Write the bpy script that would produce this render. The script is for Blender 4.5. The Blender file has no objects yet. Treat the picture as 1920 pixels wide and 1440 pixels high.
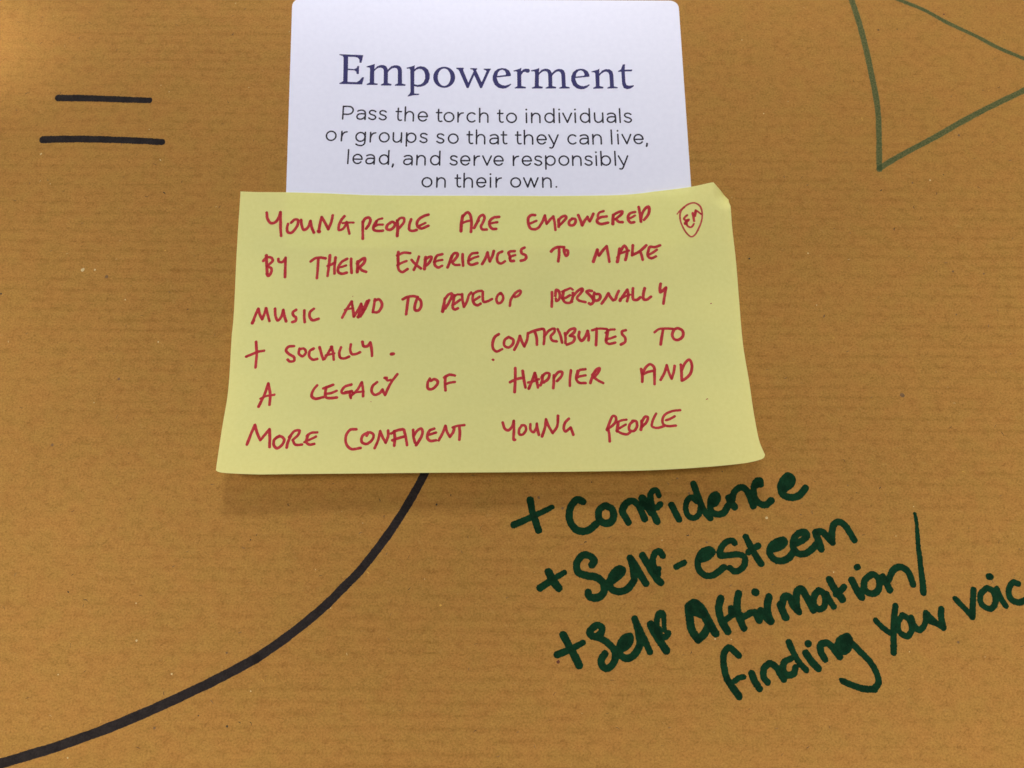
import bpy, math, random
import numpy as np
from mathutils import Vector

MM = 0.001                                   # all traced sizes below are millimetres on the table
sc = bpy.context.scene
col = sc.collection

# ------------------------------------------------------------------ camera, light, exposure
TILT, DIST = math.radians(14.0), 0.210
cam_data = bpy.data.cameras.new('camera')
cam_data.sensor_width = 36.0
cam_data.lens = 30.0
cam_data.clip_start = 0.01
cam_data.clip_end = 20.0
cam = bpy.data.objects.new('camera', cam_data)
cam.location = (0, -DIST * math.sin(TILT), DIST * math.cos(TILT))
cam.rotation_euler = (TILT, 0, 0)
cam_data.dof.use_dof = True
cam_data.dof.focus_distance = 0.204
cam_data.dof.aperture_fstop = 22.0
col.objects.link(cam)
sc.camera = cam

world = bpy.data.worlds.new('World')
sc.world = world
world.use_nodes = True
bg = world.node_tree.nodes['Background']
bg.inputs['Color'].default_value = (0.97, 0.98, 1.0, 1)
bg.inputs['Strength'].default_value = 0.12

def area(name, loc, target, sx, sy, power, color, spread=180):
    d = bpy.data.lights.new(name, 'AREA')
    d.shape = 'RECTANGLE'
    d.size, d.size_y, d.energy, d.color = sx, sy, power, color
    d.spread = math.radians(spread)
    o = bpy.data.objects.new(name, d)
    o.location = loc
    o.rotation_euler = (Vector(target) - Vector(loc)).to_track_quat('-Z', 'Y').to_euler()
    col.objects.link(o)
    return o

# a window beyond the top of the table, and narrow fills added to brighten the paper's edges
area('window_light', (-0.05, 0.50, 0.45), (0, 0.03, 0), 0.11, 0.10, 1.90, (1.0, 0.99, 0.98))
area('left_edge_fill', (-0.39, -0.03, 0.45), (-0.222, -0.02, 0), 0.10, 0.32, 0.152, (1.0, 0.985, 0.96), 32)  # added fill lamp for the left edge, not a real window
area('right_edge_fill', (0.385, 0.00, 0.45), (0.215, 0.00, 0), 0.10, 0.30, 0.138, (1.0, 0.97, 0.92), 32)  # added fill, keeps the right edge brighter than the middle
area('near_edge_fill', (0.02, -0.40, 0.30), (0.02, -0.145, 0), 0.35, 0.08, 0.168, (1.0, 0.96, 0.91), 26)  # fill lamp added to brighten the paper nearest the camera
area('far_edge_fill', (-0.07, 0.45, 0.30), (-0.07, 0.165, 0), 0.20, 0.08, 0.075, (1.0, 0.98, 1.0), 20)  # narrow fill added for the far edge, left of centre
area('far_side_edge_fill', (0.10, 0.45, 0.30), (0.11, 0.165, 0), 0.20, 0.08, 0.066, (1.0, 0.97, 0.93), 22)  # second far fill, added to lift the top right
# the sliver of direct sun that grazes the top left corner
area('sun_gap_light', (-0.55, 0.16, 0.30), (-0.178, 0.100, 0), 0.010, 0.03, 0.013, (1.0, 0.95, 0.92), 7)

sc.view_settings.view_transform = 'Standard'
sc.view_settings.look = 'None'
sc.view_settings.exposure = 0.0
sc.view_settings.gamma = 1.0
sc.view_settings.use_curve_mapping = False
sc.render.resolution_x, sc.render.resolution_y = 1024, 768
sc.render.engine = 'CYCLES'

# ------------------------------------------------------------------ the traced shapes, in millimetres
def note_height(x, y):
    """Height in mm of the note above the brown paper at plan position x, y (mm):
    glued along the top, lifting towards the free bottom edge, corners curling."""
    t = min(max((50.43 - y) / 72.0, 0.0), 1.2)
    h = 0.55 + 6.0 * t ** 2.7
    h += 1.6 * math.exp(-(((x - 58.84) / 17.0) ** 2 + ((y - -19.02) / 15.0) ** 2))
    h += 0.7 * math.exp(-(((x - -69.42) / 16.0) ** 2 + ((y - -22.22) / 12.0) ** 2))
    h += 1.7 * math.exp(-(((x - 55.77) / 22.0) ** 2 + ((y - 48.49) / 16.0) ** 2))
    h += 0.10 * math.sin(x * 0.11 + 0.6) * math.sin(y * 0.09 + 1.0)
    # the bent-down facet along the clipped top right corner
    ax, ay, bx, by = 52.2, 53.3, 55.77, 48.41
    n = math.hypot(bx - ax, by - ay)
    s = ((x - ax) * (bx - ax) + (y - ay) * (by - ay)) / (n * n)
    d = abs((x - ax) * (by - ay) - (y - ay) * (bx - ax)) / n
    w = 3.3 * min(max(0.15 + 1.3 * s, 0.0), 1.0)
    if -0.4 < s < 1.3 and d < w:
        h -= 0.60 * (w - d) * min(1.0, (1.3 - s) * 3)
    return h

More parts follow.
